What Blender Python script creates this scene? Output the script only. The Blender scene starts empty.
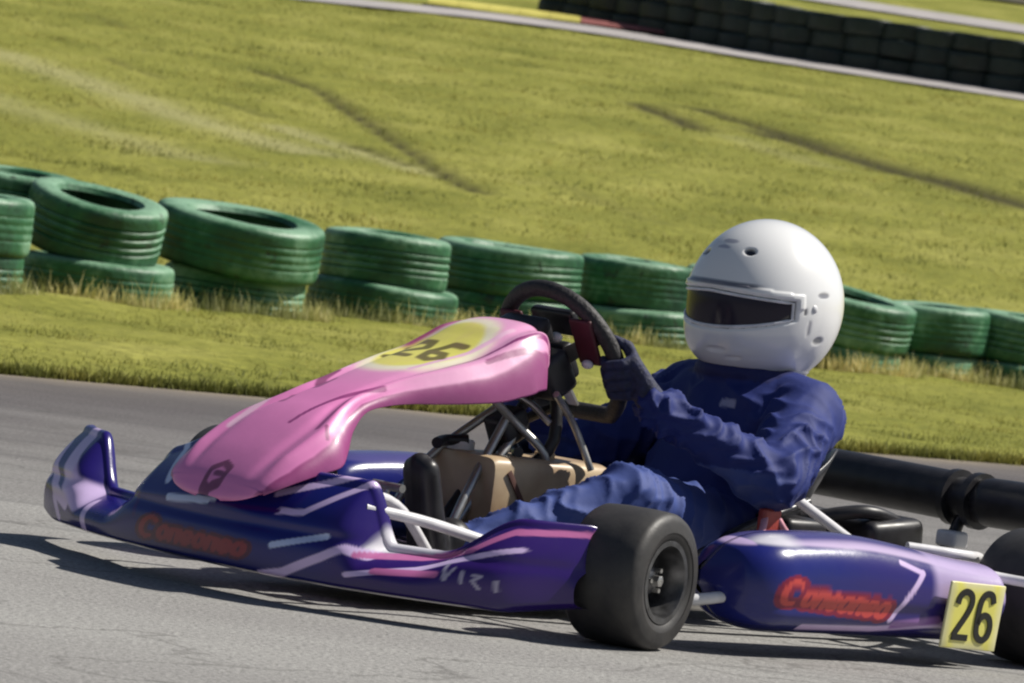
import bpy, bmesh, math, random
import numpy as np
from mathutils import Vector, Matrix, noise, Euler
random.seed(7)
rng = np.random.default_rng(11)
PI = math.pi
scene = bpy.context.scene
COL = scene.collection

# ------------------------------------------------------------------ helpers
def link(o, parent=None):
    COL.objects.link(o)
    if parent is not None:
        o.parent = parent
    return o

def tag(o, label=None, cat=None, group=None, kind=None):
    if label: o['label'] = label
    if cat: o['category'] = cat
    if group: o['group'] = group
    if kind: o['kind'] = kind
    return o

def mesh_obj(name, verts, faces, mat=None, parent=None, smooth=True):
    me = bpy.data.meshes.new(name)
    me.from_pydata([tuple(v) for v in verts], [], faces)
    me.validate()
    me.update()
    if smooth:
        me.polygons.foreach_set('use_smooth', [True] * len(me.polygons))
    o = bpy.data.objects.new(name, me)
    if mat: me.materials.append(mat)
    return link(o, parent)

def empty(name, loc=(0, 0, 0), rz=0):
    o = bpy.data.objects.new(name, None)
    o.location = loc
    o.rotation_euler = (0, 0, rz)
    o.empty_display_size = .1
    return link(o)

def recalc(me):
    bm = bmesh.new(); bm.from_mesh(me)
    bmesh.ops.recalc_face_normals(bm, faces=bm.faces)
    bm.to_mesh(me); bm.free()

def catmull(pts, n=8):
    P = [Vector(p) for p in pts]
    if len(P) < 3: return P
    out = []
    Q = [P[0] * 2 - P[1]] + P + [P[-1] * 2 - P[-2]]
    for i in range(1, len(Q) - 2):
        a, b, c, d = Q[i - 1:i + 3]
        for k in range(n):
            t = k / n
            out.append(0.5 * ((2 * b) + (c - a) * t + (2 * a - 5 * b + 4 * c - d) * t * t + (3 * b - a - 3 * c + d) * t ** 3))
    out.append(P[-1])
    return out

class MB:
    """collects shapes into one mesh"""
    def __init__(s): s.v = []; s.f = []
    def add(s, v, f):
        k = len(s.v); s.v += [Vector(p) for p in v]; s.f += [tuple(i + k for i in q) for q in f]
    def loft(s, rings, cap=True, closed=False):
        n = len(rings[0]); k = len(s.v)
        for r in rings: s.v += [Vector(p) for p in r]
        m = len(rings)
        for i in range(m if closed else m - 1):
            j = (i + 1) % m
            for a in range(n):
                b = (a + 1) % n
                s.f.append((k + i * n + a, k + i * n + b, k + j * n + b, k + j * n + a))
        if cap and not closed:
            s.f.append(tuple(k + a for a in reversed(range(n))))
            s.f.append(tuple(k + (m - 1) * n + a for a in range(n)))
    def tube(s, pts, r, n=12, smooth=0, cap=True, closed=False, flat=1.0):
        P = catmull(pts, smooth) if smooth else [Vector(p) for p in pts]
        m = len(P)
        rr = r if isinstance(r, (list, tuple)) else None
        rings = []
        up = None
        for i, p in enumerate(P):
            if closed: t = (P[(i + 1) % m] - P[i - 1]).normalized()
            else: t = (P[min(i + 1, m - 1)] - P[max(i - 1, 0)]).normalized()
            if up is None:
                up = Vector((0, 0, 1)) if abs(t.z) < .9 else Vector((1, 0, 0))
            x = t.cross(up).normalized(); y = x.cross(t).normalized(); up = y
            if rr is None: R = r
            else:
                q = i / (m - 1) * (len(rr) - 1); a = int(min(q, len(rr) - 2)); R = rr[a] + (rr[a + 1] - rr[a]) * (q - a)
            rings.append([p + (x * math.cos(2 * PI * k / n) + y * flat * math.sin(2 * PI * k / n)) * R for k in range(n)])
        s.loft(rings, cap, closed)
    def capsule(s, a, b, ra, rb, n=16, m=6):
        a, b = Vector(a), Vector(b)
        t = (b - a)
        t = t.normalized() if t.length > 1e-6 else Vector((0, 0, 1))
        u = Vector((0, 0, 1)) if abs(t.z) < .9 else Vector((1, 0, 0))
        x = t.cross(u).normalized(); y = x.cross(t)
        rings = []
        for i in range(m + 1):
            th = PI / 2 * i / m
            rings.append((a - t * ra * math.cos(th), max(ra * math.sin(th), 1e-4)))
        for i in range(m + 1):
            th = PI / 2 * i / m
            rings.append((b + t * rb * math.sin(th), max(rb * math.cos(th), 1e-4)))
        s.loft([[c + (x * math.cos(2 * PI * k / n) + y * math.sin(2 * PI * k / n)) * R for k in range(n)] for c, R in rings])
    def ellipsoid(s, c, r, rot=None, n=20, m=12):
        c = Vector(c); rings = []
        for i in range(m + 1):
            th = PI * i / m
            ring = []
            for k in range(n):
                ph = 2 * PI * k / n
                p = Vector((r[0] * max(math.sin(th), 1e-3) * math.cos(ph), r[1] * max(math.sin(th), 1e-3) * math.sin(ph), r[2] * math.cos(th)))
                if rot: p = rot @ p
                ring.append(c + p)
            rings.append(ring)
        s.loft(rings)
    def box(s, c, d, rot=None, bev=0.0):
        bm = bmesh.new()
        bmesh.ops.create_cube(bm, size=1)
        for v in bm.verts: v.co = Vector((v.co.x * d[0], v.co.y * d[1], v.co.z * d[2]))
        if bev: bmesh.ops.bevel(bm, geom=list(bm.edges), offset=bev, segments=3, affect='EDGES', profile=.5)
        c = Vector(c); bm.verts.index_update()
        s.add([(rot @ v.co if rot else v.co) + c for v in bm.verts], [tuple(v.index for v in f.verts) for f in bm.faces])
        bm.free()
    def lathe(s, prof, c=(0, 0, 0), axis='Y', n=48, closed=True):
        """prof: list of (axial, radius)"""
        c = Vector(c); rings = []
        for a, r in prof:
            ring = []
            for k in range(n):
                ph = 2 * PI * k / n
                if axis == 'Y': p = Vector((r * math.cos(ph), a, r * math.sin(ph)))
                elif axis == 'Z': p = Vector((r * math.cos(ph), r * math.sin(ph), a))
                else: p = Vector((a, r * math.cos(ph), r * math.sin(ph)))
                ring.append(c + p)
            rings.append(ring)
        s.loft(rings, cap=False, closed=closed)
    def build(s, name, mat=None, parent=None, smooth=True, fix=True, bevel=0, sharp=40):
        o = mesh_obj(name, s.v, s.f, mat, parent, smooth)
        if fix: recalc(o.data)
        if smooth and sharp:
            me = o.data
            bm = bmesh.new(); bm.from_mesh(me)
            for e in bm.edges:
                if len(e.link_faces) == 2 and e.calc_face_angle(0) > math.radians(sharp): e.smooth = False
            bm.to_mesh(me); bm.free()
        return o

def remeshed(mb, voxel, smooth_it=3):
    """one continuous surface grown around overlapping shapes"""
    o = mb.build('tmp', sharp=0)
    m = o.modifiers.new('r', 'REMESH'); m.mode = 'VOXEL'; m.voxel_size = voxel
    dg = bpy.context.evaluated_depsgraph_get()
    me = bpy.data.meshes.new_from_object(o.evaluated_get(dg))
    bpy.data.objects.remove(o)
    bm = bmesh.new(); bm.from_mesh(me)
    for _ in range(smooth_it): bmesh.ops.smooth_vert(bm, verts=bm.verts, factor=.5, use_axis_x=True, use_axis_y=True, use_axis_z=True)
    bm.to_mesh(me); bm.free()
    me.polygons.foreach_set('use_smooth', [True] * len(me.polygons))
    return me

def paint(me, fn):
    a = me.color_attributes.new('Col', 'FLOAT_COLOR', 'POINT')
    d = np.ones(len(me.vertices) * 4, dtype=np.float32)
    for i, v in enumerate(me.vertices):
        c = fn(v.co); d[4 * i:4 * i + 3] = c[:3]
        if len(c) > 3: d[4 * i + 3] = c[3]
    a.data.foreach_set('color', d)

def dseg(p, a, b):
    ax, ay = a; bx, by = b; px, py = p
    dx, dy = bx - ax, by - ay
    L = dx * dx + dy * dy
    t = 0 if L == 0 else max(0, min(1, ((px - ax) * dx + (py - ay) * dy) / L))
    return math.hypot(px - ax - dx * t, py - ay - dy * t)
def dpoly(p, pts): return min(dseg(p, pts[i], pts[i + 1]) for i in range(len(pts) - 1))
def mixc(a, b, t): return tuple(a[i] + (b[i] - a[i]) * t for i in range(3))
def sstep(a, b, x):
    t = max(0, min(1, (x - a) / (b - a))); return t * t * (3 - 2 * t)

# ------------------------------------------------------------------ materials
def new_mat(name):
    m = bpy.data.materials.new(name); m.use_nodes = True
    nt = m.node_tree
    return m, nt, nt.nodes['Principled BSDF']

def mat_simple(name, col, rough=.5, metal=0, noise_amt=.15, scale=40, bump=0.0, coat=0, dirt=None, spec=.5, rvar=.15):
    m, nt, b = new_mat(name)
    N, L = nt.nodes, nt.links
    tc = N.new('ShaderNodeTexCoord')
    nz = N.new('ShaderNodeTexNoise'); nz.inputs['Scale'].default_value = scale; nz.inputs['Detail'].default_value = 6
    L.new(tc.outputs['Object'], nz.inputs['Vector'])
    r = N.new('ShaderNodeValToRGB')
    c0 = [max(0, c * (1 - noise_amt)) for c in col]; c1 = [c * (1 + noise_amt) for c in col]
    if dirt: c0 = list(dirt)
    r.color_ramp.elements[0].color = (*c0, 1); r.color_ramp.elements[0].position = .3
    r.color_ramp.elements[1].color = (*c1, 1); r.color_ramp.elements[1].position = .65
    L.new(nz.outputs['Fac'], r.inputs['Fac']); L.new(r.outputs['Color'], b.inputs['Base Color'])
    mr = N.new('ShaderNodeMapRange'); mr.inputs['To Min'].default_value = max(.02, rough - rvar); mr.inputs['To Max'].default_value = min(1, rough + rvar)
    L.new(nz.outputs['Fac'], mr.inputs['Value']); L.new(mr.outputs['Result'], b.inputs['Roughness'])
    b.inputs['Metallic'].default_value = metal
    b.inputs['Coat Weight'].default_value = coat
    b.inputs['Specular IOR Level'].default_value = spec
    if bump:
        bp = N.new('ShaderNodeBump'); bp.inputs['Strength'].default_value = bump; bp.inputs['Distance'].default_value = .01
        L.new(nz.outputs['Fac'], bp.inputs['Height']); L.new(bp.outputs['Normal'], b.inputs['Normal'])
    return m

def mat_painted(name, rough=.3, coat=.4, dirt=(.12, .11, .10), dirt_amt=.35, scale=14, bump=.04):
    """colour painted on the vertices plus a film of road dirt"""
    m, nt, b = new_mat(name)
    N, L = nt.nodes, nt.links
    at = N.new('ShaderNodeAttribute'); at.attribute_name = 'Col'
    tc = N.new('ShaderNodeTexCoord')
    nz = N.new('ShaderNodeTexNoise'); nz.inputs['Scale'].default_value = scale; nz.inputs['Detail'].default_value = 8; nz.inputs['Roughness'].default_value = .65
    L.new(tc.outputs['Object'], nz.inputs['Vector'])
    mr = N.new('ShaderNodeMapRange'); mr.inputs['From Min'].default_value = .45; mr.inputs['From Max'].default_value = .8; mr.inputs['To Max'].default_value = dirt_amt
    L.new(nz.outputs['Fac'], mr.inputs['Value'])
    mx = N.new('ShaderNodeMix'); mx.data_type = 'RGBA'
    L.new(mr.outputs['Result'], mx.inputs['Factor']); L.new(at.outputs['Color'], mx.inputs[6]); mx.inputs[7].default_value = (*dirt, 1)
    L.new(mx.outputs[2], b.inputs['Base Color'])
    rr = N.new('ShaderNodeMapRange'); rr.inputs['To Min'].default_value = rough * .7; rr.inputs['To Max'].default_value = min(1, rough * 1.5)
    L.new(nz.outputs['Fac'], rr.inputs['Value']); L.new(rr.outputs['Result'], b.inputs['Roughness'])
    b.inputs['Coat Weight'].default_value = coat; b.inputs['Coat Roughness'].default_value = .12
    bp = N.new('ShaderNodeBump'); bp.inputs['Strength'].default_value = bump; bp.inputs['Distance'].default_value = .02
    L.new(nz.outputs['Fac'], bp.inputs['Height']); L.new(bp.outputs['Normal'], b.inputs['Normal'])
    return m

M_body = mat_painted('bodywork_plastic', .22, .15, dirt=(.035, .03, .06), dirt_amt=.12)
M_panel = mat_painted('number_panel_plastic', .36, .25, dirt=(.50, .17, .36), dirt_amt=.25)
M_rubber = mat_simple('kart_tyre_rubber', (.021, .020, .021), .55, noise_amt=.4, scale=22, bump=.2, dirt=(.05, .047, .045))
M_rim = mat_simple('rim_metal', (.13, .13, .135), .35, metal=.8, noise_amt=.3, scale=50)
M_chrome = mat_simple('bare_tube_metal', (.50, .49, .47), .38, metal=.85, noise_amt=.15, scale=30)
M_white = mat_simple('white_painted_tube', (.75, .74, .76), .35, noise_amt=.08)
M_black = mat_simple('black_plastic', (.018, .017, .02), .42, noise_amt=.35, scale=30, bump=.05)
M_blackmetal = mat_simple('black_metal', (.03, .03, .032), .4, metal=.4, noise_amt=.3, scale=40)
M_engine = mat_simple('engine_alloy', (.16, .16, .16), .45, metal=.7, noise_amt=.5, scale=40, bump=.2)
M_tank = mat_simple('tank_plastic', (.58, .45, .29), .4, noise_amt=.15, scale=7, dirt=(.34, .22, .13))
M_seat = mat_simple('seat_fibreglass', (.035, .035, .04), .35, noise_amt=.3, scale=30)
M_red = mat_simple('red_anodised', (.55, .10, .08), .35, metal=.2, noise_amt=.2)
M_pinktube = mat_simple('pink_sleeve', (.75, .35, .42), .4, noise_amt=.2)
M_glove = mat_simple('glove_fabric', (.016, .020, .060), .7, noise_amt=.4, scale=90, bump=.4)
M_wheelgrip = mat_simple('suede_grip', (.02, .018, .02), .6, noise_amt=.5, scale=120, bump=.3)
M_visor, _nt, _b = new_mat('visor_smoke')
_b.inputs['Base Color'].default_value = (.020, .016, .034, 1); _b.inputs['Roughness'].default_value = .2; _b.inputs['Specular IOR Level'].default_value = .3
M_helmet = mat_painted('helmet_shell', .22, .7, dirt=(.7, .7, .72), dirt_amt=.15, scale=9, bump=.01)
M_plate = mat_painted('plate_vinyl', .45, .15, dirt=(.5, .45, .2), dirt_amt=.3)
M_digit = mat_simple('digit_black', (.015, .015, .012), .5, noise_amt=.3)

# overalls: blue cloth with a slight sheen and weave
M_suit, nt, b = new_mat('overall_cloth')
N, L = nt.nodes, nt.links
at = N.new('ShaderNodeAttribute'); at.attribute_name = 'Col'
L.new(at.outputs['Color'], b.inputs['Base Color'])
b.inputs['Roughness'].default_value = .68
b.inputs['Specular IOR Level'].default_value = .3
b.inputs['Sheen Weight'].default_value = .06; b.inputs['Sheen Roughness'].default_value = .35; b.inputs['Sheen Tint'].default_value = (.55, .6, 1, 1)
tc = N.new('ShaderNodeTexCoord'); nz = N.new('ShaderNodeTexNoise'); nz.inputs['Scale'].default_value = 60; nz.inputs['Detail'].default_value = 4
L.new(tc.outputs['Object'], nz.inputs['Vector'])
bp = N.new('ShaderNodeBump'); bp.inputs['Strength'].default_value = .12; bp.inputs['Distance'].default_value = .006
L.new(nz.outputs['Fac'], bp.inputs['Height']); L.new(bp.outputs['Normal'], b.inputs['Normal'])

# green painted barrier tyres, worn, sunlight on upward faces painted as paler green
def mat_green(name, base, pale, dark):
    m, nt, b = new_mat(name)
    N, L = nt.nodes, nt.links
    tc = N.new('ShaderNodeTexCoord'); oi = N.new('ShaderNodeObjectInfo')
    ad = N.new('ShaderNodeVectorMath'); ad.operation = 'ADD'
    L.new(tc.outputs['Object'], ad.inputs[0]); L.new(oi.outputs['Random'], ad.inputs[1])
    n1 = N.new('ShaderNodeTexNoise'); n1.inputs['Scale'].default_value = 3.2; n1.inputs['Detail'].default_value = 6; n1.inputs['Roughness'].default_value = .6
    n2 = N.new('ShaderNodeTexNoise'); n2.inputs['Scale'].default_value = 30; n2.inputs['Detail'].default_value = 4
    L.new(ad.outputs[0], n1.inputs['Vector']); L.new(ad.outputs[0], n2.inputs['Vector'])
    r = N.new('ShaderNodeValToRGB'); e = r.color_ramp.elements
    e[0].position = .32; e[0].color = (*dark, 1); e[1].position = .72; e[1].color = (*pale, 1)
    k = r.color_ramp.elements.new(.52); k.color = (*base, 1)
    mx = N.new('ShaderNodeMath'); mx.operation = 'MULTIPLY_ADD'; mx.inputs[1].default_value = .16; mx.inputs[2].default_value = -.08
    L.new(n2.outputs['Fac'], mx.inputs[0])
    sm = N.new('ShaderNodeMath'); sm.operation = 'ADD'
    L.new(mx.outputs[0], sm.inputs[0]); L.new(n1.outputs['Fac'], sm.inputs[1])
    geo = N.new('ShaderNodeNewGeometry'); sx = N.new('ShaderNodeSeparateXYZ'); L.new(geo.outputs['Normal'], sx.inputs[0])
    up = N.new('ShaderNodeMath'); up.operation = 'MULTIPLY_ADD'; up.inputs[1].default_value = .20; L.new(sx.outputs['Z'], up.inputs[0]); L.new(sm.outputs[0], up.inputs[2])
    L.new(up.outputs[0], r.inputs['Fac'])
    n3 = N.new('ShaderNodeTexNoise'); n3.inputs['Scale'].default_value = 11; n3.inputs['Detail'].default_value = 5; n3.inputs['Roughness'].default_value = .7; L.new(ad.outputs[0], n3.inputs['Vector'])
    ch = N.new('ShaderNodeMapRange'); ch.inputs['From Min'].default_value = .61; ch.inputs['From Max'].default_value = .65; ch.inputs['To Max'].default_value = .75; L.new(n3.outputs['Fac'], ch.inputs['Value'])
    cx_ = N.new('ShaderNodeMix'); cx_.data_type = 'RGBA'; L.new(ch.outputs[0], cx_.inputs['Factor']); L.new(r.outputs['Color'], cx_.inputs[6]); cx_.inputs[7].default_value = (.022, .026, .022, 1)
    L.new(cx_.outputs[2], b.inputs['Base Color'])
    b.inputs['Roughness'].default_value = .5
    bp = N.new('ShaderNodeBump'); bp.inputs['Strength'].default_value = .5; bp.inputs['Distance'].default_value = .01
    L.new(n2.outputs['Fac'], bp.inputs['Height']); L.new(bp.outputs['Normal'], b.inputs['Normal'])
    return m
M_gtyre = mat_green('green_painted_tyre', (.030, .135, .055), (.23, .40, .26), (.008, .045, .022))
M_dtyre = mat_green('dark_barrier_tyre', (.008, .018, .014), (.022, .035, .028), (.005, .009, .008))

# ------------------------------------------------------------------ terrain
def sp(s, k=2.0):
    return k * math.log1p(math.exp(min(s / k, 50)))
def tz0(y):
    z = .07 * sp(y - 29.0)
    if y > 115: z = .07 * 86 + .07 * 30 * (1 - math.exp(-(y - 115) / 30))
    return z
EDGE = [(-60, -4), (-25, 6), (-10, 12.2), (-4, 15.1), (-1.5, 16.55), (-.33, 17.6), (1.19, 18.75), (1.87, 19.45), (4, 21.2), (10, 25.3), (25, 33), (60, 45)]
def edge_y(x):
    for i in range(len(EDGE) - 1):
        if EDGE[i][0] <= x <= EDGE[i + 1][0]:
            t = (x - EDGE[i][0]) / (EDGE[i + 1][0] - EDGE[i][0])
            return EDGE[i][1] + (EDGE[i + 1][1] - EDGE[i][1]) * t
    return 45
RUTS = [([(-3.62, 45.8), (-3.07, 44.1)], .06, .7), ([(-2.5, 47), (-1.84, 45.2), (-1.3, 42.2), (-.82, 39.2), (-.34, 36.7)], .09, 1.0),
        ([(-1.3, 39.6), (-.87, 38.4)], .09, .8), ([(.86, 49.3), (1.35, 46.8)], .17, 1.0), ([(1.32, 49.8), (1.85, 48.6), (2.24, 47.4)], .17, 1.0),
        ([(2.0, 47.6), (2.8, 45.2), (3.81, 42.8), (5.5, 39)], .30, 1.0), ([(-2.4, 42.3), (-2.05, 41.4)], .09, .5), ([(.2, 38.5), (.9, 36.0)], .08, .35), ([(-4.3, 52), (-3.9, 50.5)], .08, .4)]
PALE = [([(-5, 45.3), (-4.42, 44.6), (-3.42, 42.3), (-2.44, 39.8), (-1.6, 38.4)], .30, .8), ([(-1.9, 40.4), (-1.2, 38.9), (-.8, 38.0)], .16, .8), ([(-4.6, 41), (-3.5, 38.5), (-2.2, 36.5)], .3, .5), ([(1.6, 46.2), (2.3, 44)], .2, .35)]
def rutval(x, y, S):
    v = 0
    for pts, w, a in S:
        d = dpoly((x, y), pts) + .05 * abs(noise.noise(Vector((x * 2.5, y * 1.6, 9))))
        if d < w * 3: v = max(v, a * math.exp(-(d / w) ** 2))
    return v
xs = np.unique(np.concatenate([-np.geomspace(9, 160, 16), np.arange(-9, 9.01, .1), np.geomspace(9, 160, 16)]).round(3))
ys = np.unique(np.concatenate([np.arange(-20, 14, 2.0), np.arange(14, 70, .1), np.arange(70, 130, 1.0), np.geomspace(130, 600, 20)]).round(3))
nx, ny = len(xs), len(ys)
verts = []; cols = np.zeros((nx * ny, 4), dtype=np.float32); cols[:, 3] = 1
i = 0
for y in ys:
    zb = tz0(float(y))
    for x in xs:
        x = float(x); y = float(y)
        z = zb
        rr = pp = 0
        if 30 < y < 60 and abs(x) < 8:
            rr = rutval(x, y, RUTS); pp = rutval(x, y, PALE)
        ey = edge_y(x) if abs(x) < 60 else -50
        g = sstep(0.05, 1.2, y - ey)
        if abs(x) < 9.5 and 14 < y < 62: z += g * (.022 * noise.noise(Vector((x * 1.3, y * 1.1, 0))) + .012 * noise.noise(Vector((x * 5, y * 4, 3)))) - .03 * rr
        if y > ey + .02: z += .012 * g
        if y < ey: z -= .02
        verts.append((x, y, z)); cols[i, 0] = rr; cols[i, 1] = pp
        dd = y - ey
        cols[i, 2] = math.exp(-(max(dd, 0) / .16) ** 2)
        i += 1
faces = [(j * nx + k, j * nx + k + 1, (j + 1) * nx + k + 1, (j + 1) * nx + k) for j in range(ny - 1) for k in range(nx - 1)]
ground = mesh_obj('ground', verts, faces)
tag(ground, 'mown yellow green grass bank rising behind the tyre wall', 'ground', kind='structure')
ca = ground.data.color_attributes.new('Col', 'FLOAT_COLOR', 'POINT'); ca.data.foreach_set('color', cols.ravel())

M_ground, nt, b = new_mat('mown_grass')
N, L = nt.nodes, nt.links
tc = N.new('ShaderNodeTexCoord')
mp = N.new('ShaderNodeMapping'); mp.inputs['Scale'].default_value = (1.0, .55, 1); mp.inputs['Rotation'].default_value = (0, 0, .35)
L.new(tc.outputs['Object'], mp.inputs['Vector'])
n1 = N.new('ShaderNodeTexNoise'); n1.inputs['Scale'].default_value = 1.1; n1.inputs['Detail'].default_value = 9; n1.inputs['Roughness'].default_value = .62
n2 = N.new('ShaderNodeTexNoise'); n2.inputs['Scale'].default_value = 14; n2.inputs['Detail'].default_value = 5; n2.inputs['Roughness'].default_value = .7
L.new(mp.outputs[0], n1.inputs['Vector']); L.new(tc.outputs['Object'], n2.inputs['Vector'])
r1 = N.new('ShaderNodeValToRGB'); e = r1.color_ramp.elements
e[0].position = .3; e[0].color = (.195, .205, .036, 1); e[1].position = .72; e[1].color = (.40, .38, .10, 1)
k = r1.color_ramp.elements.new(.5); k.color = (.285, .285, .058, 1)
L.new(n1.outputs['Fac'], r1.inputs['Fac'])
mul = N.new('ShaderNodeMix'); mul.data_type = 'RGBA'; mul.blend_type = 'MULTIPLY'; mul.inputs['Factor'].default_value = 1
r2 = N.new('ShaderNodeValToRGB'); r2.color_ramp.elements[0].position = .3; r2.color_ramp.elements[0].color = (.52, .54, .5, 1); r2.color_ramp.elements[1].position = .65; r2.color_ramp.elements[1].color = (1.12, 1.12, 1.08, 1)
L.new(n2.outputs['Fac'], r2.inputs['Fac']); L.new(r1.outputs['Color'], mul.inputs[6]); L.new(r2.outputs['Color'], mul.inputs[7])
at = N.new('ShaderNodeAttribute'); at.attribute_name = 'Col'; sx = N.new('ShaderNodeSeparateColor'); L.new(at.outputs['Color'], sx.inputs[0])
def mixin(prev, fac, col):
    mx = N.new('ShaderNodeMix'); mx.data_type = 'RGBA'; L.new(fac, mx.inputs['Factor']); L.new(prev, mx.inputs[6]); mx.inputs[7].default_value = (*col, 1); return mx.outputs[2]
c = mixin(mul.outputs[2], sx.outputs[1], (.38, .36, .16))
c = mixin(c, sx.outputs[0], (.055, .05, .018))
c = mixin(c, sx.outputs[2], (.12, .10, .05))
L.new(c, b.inputs['Base Color']); b.inputs['Roughness'].default_value = .9; b.inputs['Specular IOR Level'].default_value = .15
bp = N.new('ShaderNodeBump'); bp.inputs['Strength'].default_value = .6; bp.inputs['Distance'].default_value = .04
L.new(n2.outputs['Fac'], bp.inputs['Height']); L.new(bp.outputs['Normal'], b.inputs['Normal'])
ground.data.materials.append(M_ground)

# asphalt track: one sheet, a little above the ground, with a ragged edge
tv = []; tf = []
tx = np.unique(np.concatenate([np.arange(-60, -6, 2.0), np.arange(-6, 6, .04), np.arange(6, 60, 2.0)]).round(3))
for x in tx:
    x = float(x); ey = edge_y(x) + .06 * noise.noise(Vector((x * 3, 0, 0))) + .05 * noise.noise(Vector((x * 14, 2, 0)))
    tv += [(x, -19, 0), (x, ey - 1.4, 0), (x, ey - .45, 0), (x, ey - .12, 0), (x, ey, 0)]
tf = [(5 * a + k, 5 * a + 5 + k, 5 * a + 6 + k, 5 * a + 1 + k) for a in range(len(tx) - 1) for k in range(4)]
track = mesh_obj('track', tv, tf, smooth=False)
ca = track.data.color_attributes.new('Col', 'FLOAT_COLOR', 'POINT')
ca.data.foreach_set('color', np.tile(np.array([[0, 0, 0, 1], [0, 0, 0, 1], [.25, 0, 0, 1], [.7, 0, 0, 1], [1, 0, 0, 1]], dtype=np.float32), (len(tx), 1)).ravel())
tag(track, 'grey worn asphalt kart track', 'track', kind='structure')
M_asphalt, nt, b = new_mat('asphalt')
N, L = nt.nodes, nt.links
tc = N.new('ShaderNodeTexCoord')
mp = N.new('ShaderNodeMapping'); mp.inputs['Rotation'].default_value = (0, 0, -.72); mp.inputs['Scale'].default_value = (.25, 1.5, 1)
L.new(tc.outputs['Object'], mp.inputs['Vector'])
n1 = N.new('ShaderNodeTexNoise'); n1.inputs['Scale'].default_value = 1.3; n1.inputs['Detail'].default_value = 7; n1.inputs['Roughness'].default_value = .6
n2 = N.new('ShaderNodeTexNoise'); n2.inputs['Scale'].default_value = 95; n2.inputs['Detail'].default_value = 3; n2.inputs['Roughness'].default_value = .8
n3 = N.new('ShaderNodeTexNoise'); n3.inputs['Scale'].default_value = 2.2; n3.inputs['Detail'].default_value = 6
L.new(mp.outputs[0], n1.inputs['Vector']); L.new(tc.outputs['Object'], n2.inputs['Vector']); L.new(tc.outputs['Object'], n3.inputs['Vector'])
r1 = N.new('ShaderNodeValToRGB'); e = r1.color_ramp.elements
e[0].position = .3; e[0].color = (.275, .265, .258, 1); e[1].position = .7; e[1].color = (.375, .368, .352, 1)
L.new(n1.outputs['Fac'], r1.inputs['Fac'])
r2 = N.new('ShaderNodeValToRGB'); r2.color_ramp.elements[0].position = .32; r2.color_ramp.elements[0].color = (.45, .45, .45, 1); r2.color_ramp.elements[1].position = .62; r2.color_ramp.elements[1].color = (1.2, 1.2, 1.2, 1)
L.new(n2.outputs['Fac'], r2.inputs['Fac'])
mul = N.new('ShaderNodeMix'); mul.data_type = 'RGBA'; mul.blend_type = 'MULTIPLY'; mul.inputs['Factor'].default_value = 1
L.new(r1.outputs['Color'], mul.inputs[6]); L.new(r2.outputs['Color'], mul.inputs[7])
# older, darker surfacing towards the grass
sy = N.new('ShaderNodeSeparateXYZ'); L.new(tc.outputs['Object'], sy.inputs[0])
ma = N.new('ShaderNodeMath'); ma.operation = 'MULTIPLY_ADD'; ma.inputs[1].default_value = -.75; L.new(sy.outputs['X'], ma.inputs[0]); L.new(sy.outputs['Y'], ma.inputs[2])
mb_ = N.new('ShaderNodeMath'); mb_.operation = 'MULTIPLY_ADD'; mb_.inputs[1].default_value = 2.0; L.new(n3.outputs['Fac'], mb_.inputs[0]); L.new(ma.outputs[0], mb_.inputs[2])
mr = N.new('ShaderNodeMapRange'); mr.inputs['From Min'].default_value = 12.5; mr.inputs['From Max'].default_value = 17.5; L.new(mb_.outputs[0], mr.inputs['Value'])
mx = N.new('ShaderNodeMix'); mx.data_type = 'RGBA'; mx.blend_type = 'MULTIPLY'; L.new(mr.outputs[0], mx.inputs['Factor']); L.new(mul.outputs[2], mx.inputs[6]); mx.inputs[7].default_value = (.40, .375, .395, 1)
# rubber laid along the racing line, thin cracks, dust and soil by the grass
mp2 = N.new('ShaderNodeMapping'); mp2.inputs['Rotation'].default_value = (0, 0, -.62); mp2.inputs['Scale'].default_value = (.10, 3.2, 1)
L.new(tc.outputs['Object'], mp2.inputs['Vector'])
n4 = N.new('ShaderNodeTexNoise'); n4.inputs['Scale'].default_value = 1.6; n4.inputs['Detail'].default_value = 5; L.new(mp2.outputs[0], n4.inputs['Vector'])
m4 = N.new('ShaderNodeMapRange'); m4.inputs['From Min'].default_value = .54; m4.inputs['From Max'].default_value = .70; m4.inputs['To Max'].default_value = .55; L.new(n4.outputs['Fac'], m4.inputs['Value'])
x4 = N.new('ShaderNodeMix'); x4.data_type = 'RGBA'; L.new(m4.outputs[0], x4.inputs['Factor']); L.new(mx.outputs[2], x4.inputs[6]); x4.inputs[7].default_value = (.10, .097, .098, 1)
vo = N.new('ShaderNodeTexVoronoi'); vo.feature = 'DISTANCE_TO_EDGE'; vo.inputs['Scale'].default_value = .8
wv = N.new('ShaderNodeVectorMath'); wv.operation = 'ADD'; L.new(tc.outputs['Object'], wv.inputs[0]); L.new(n3.outputs['Color'], wv.inputs[1]); L.new(wv.outputs[0], vo.inputs['Vector'])
m5 = N.new('ShaderNodeMapRange'); m5.inputs['From Min'].default_value = 0; m5.inputs['From Max'].default_value = .012; m5.inputs['To Min'].default_value = .5; m5.inputs['To Max'].default_value = 0; L.new(vo.outputs['Distance'], m5.inputs['Value'])
x5 = N.new('ShaderNodeMix'); x5.data_type = 'RGBA'; L.new(m5.outputs[0], x5.inputs['Factor']); L.new(x4.outputs[2], x5.inputs[6]); x5.inputs[7].default_value = (.09, .085, .08, 1)
at = N.new('ShaderNodeAttribute'); at.attribute_name = 'Col'; sc_ = N.new('ShaderNodeSeparateColor'); L.new(at.outputs['Color'], sc_.inputs[0])
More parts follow.
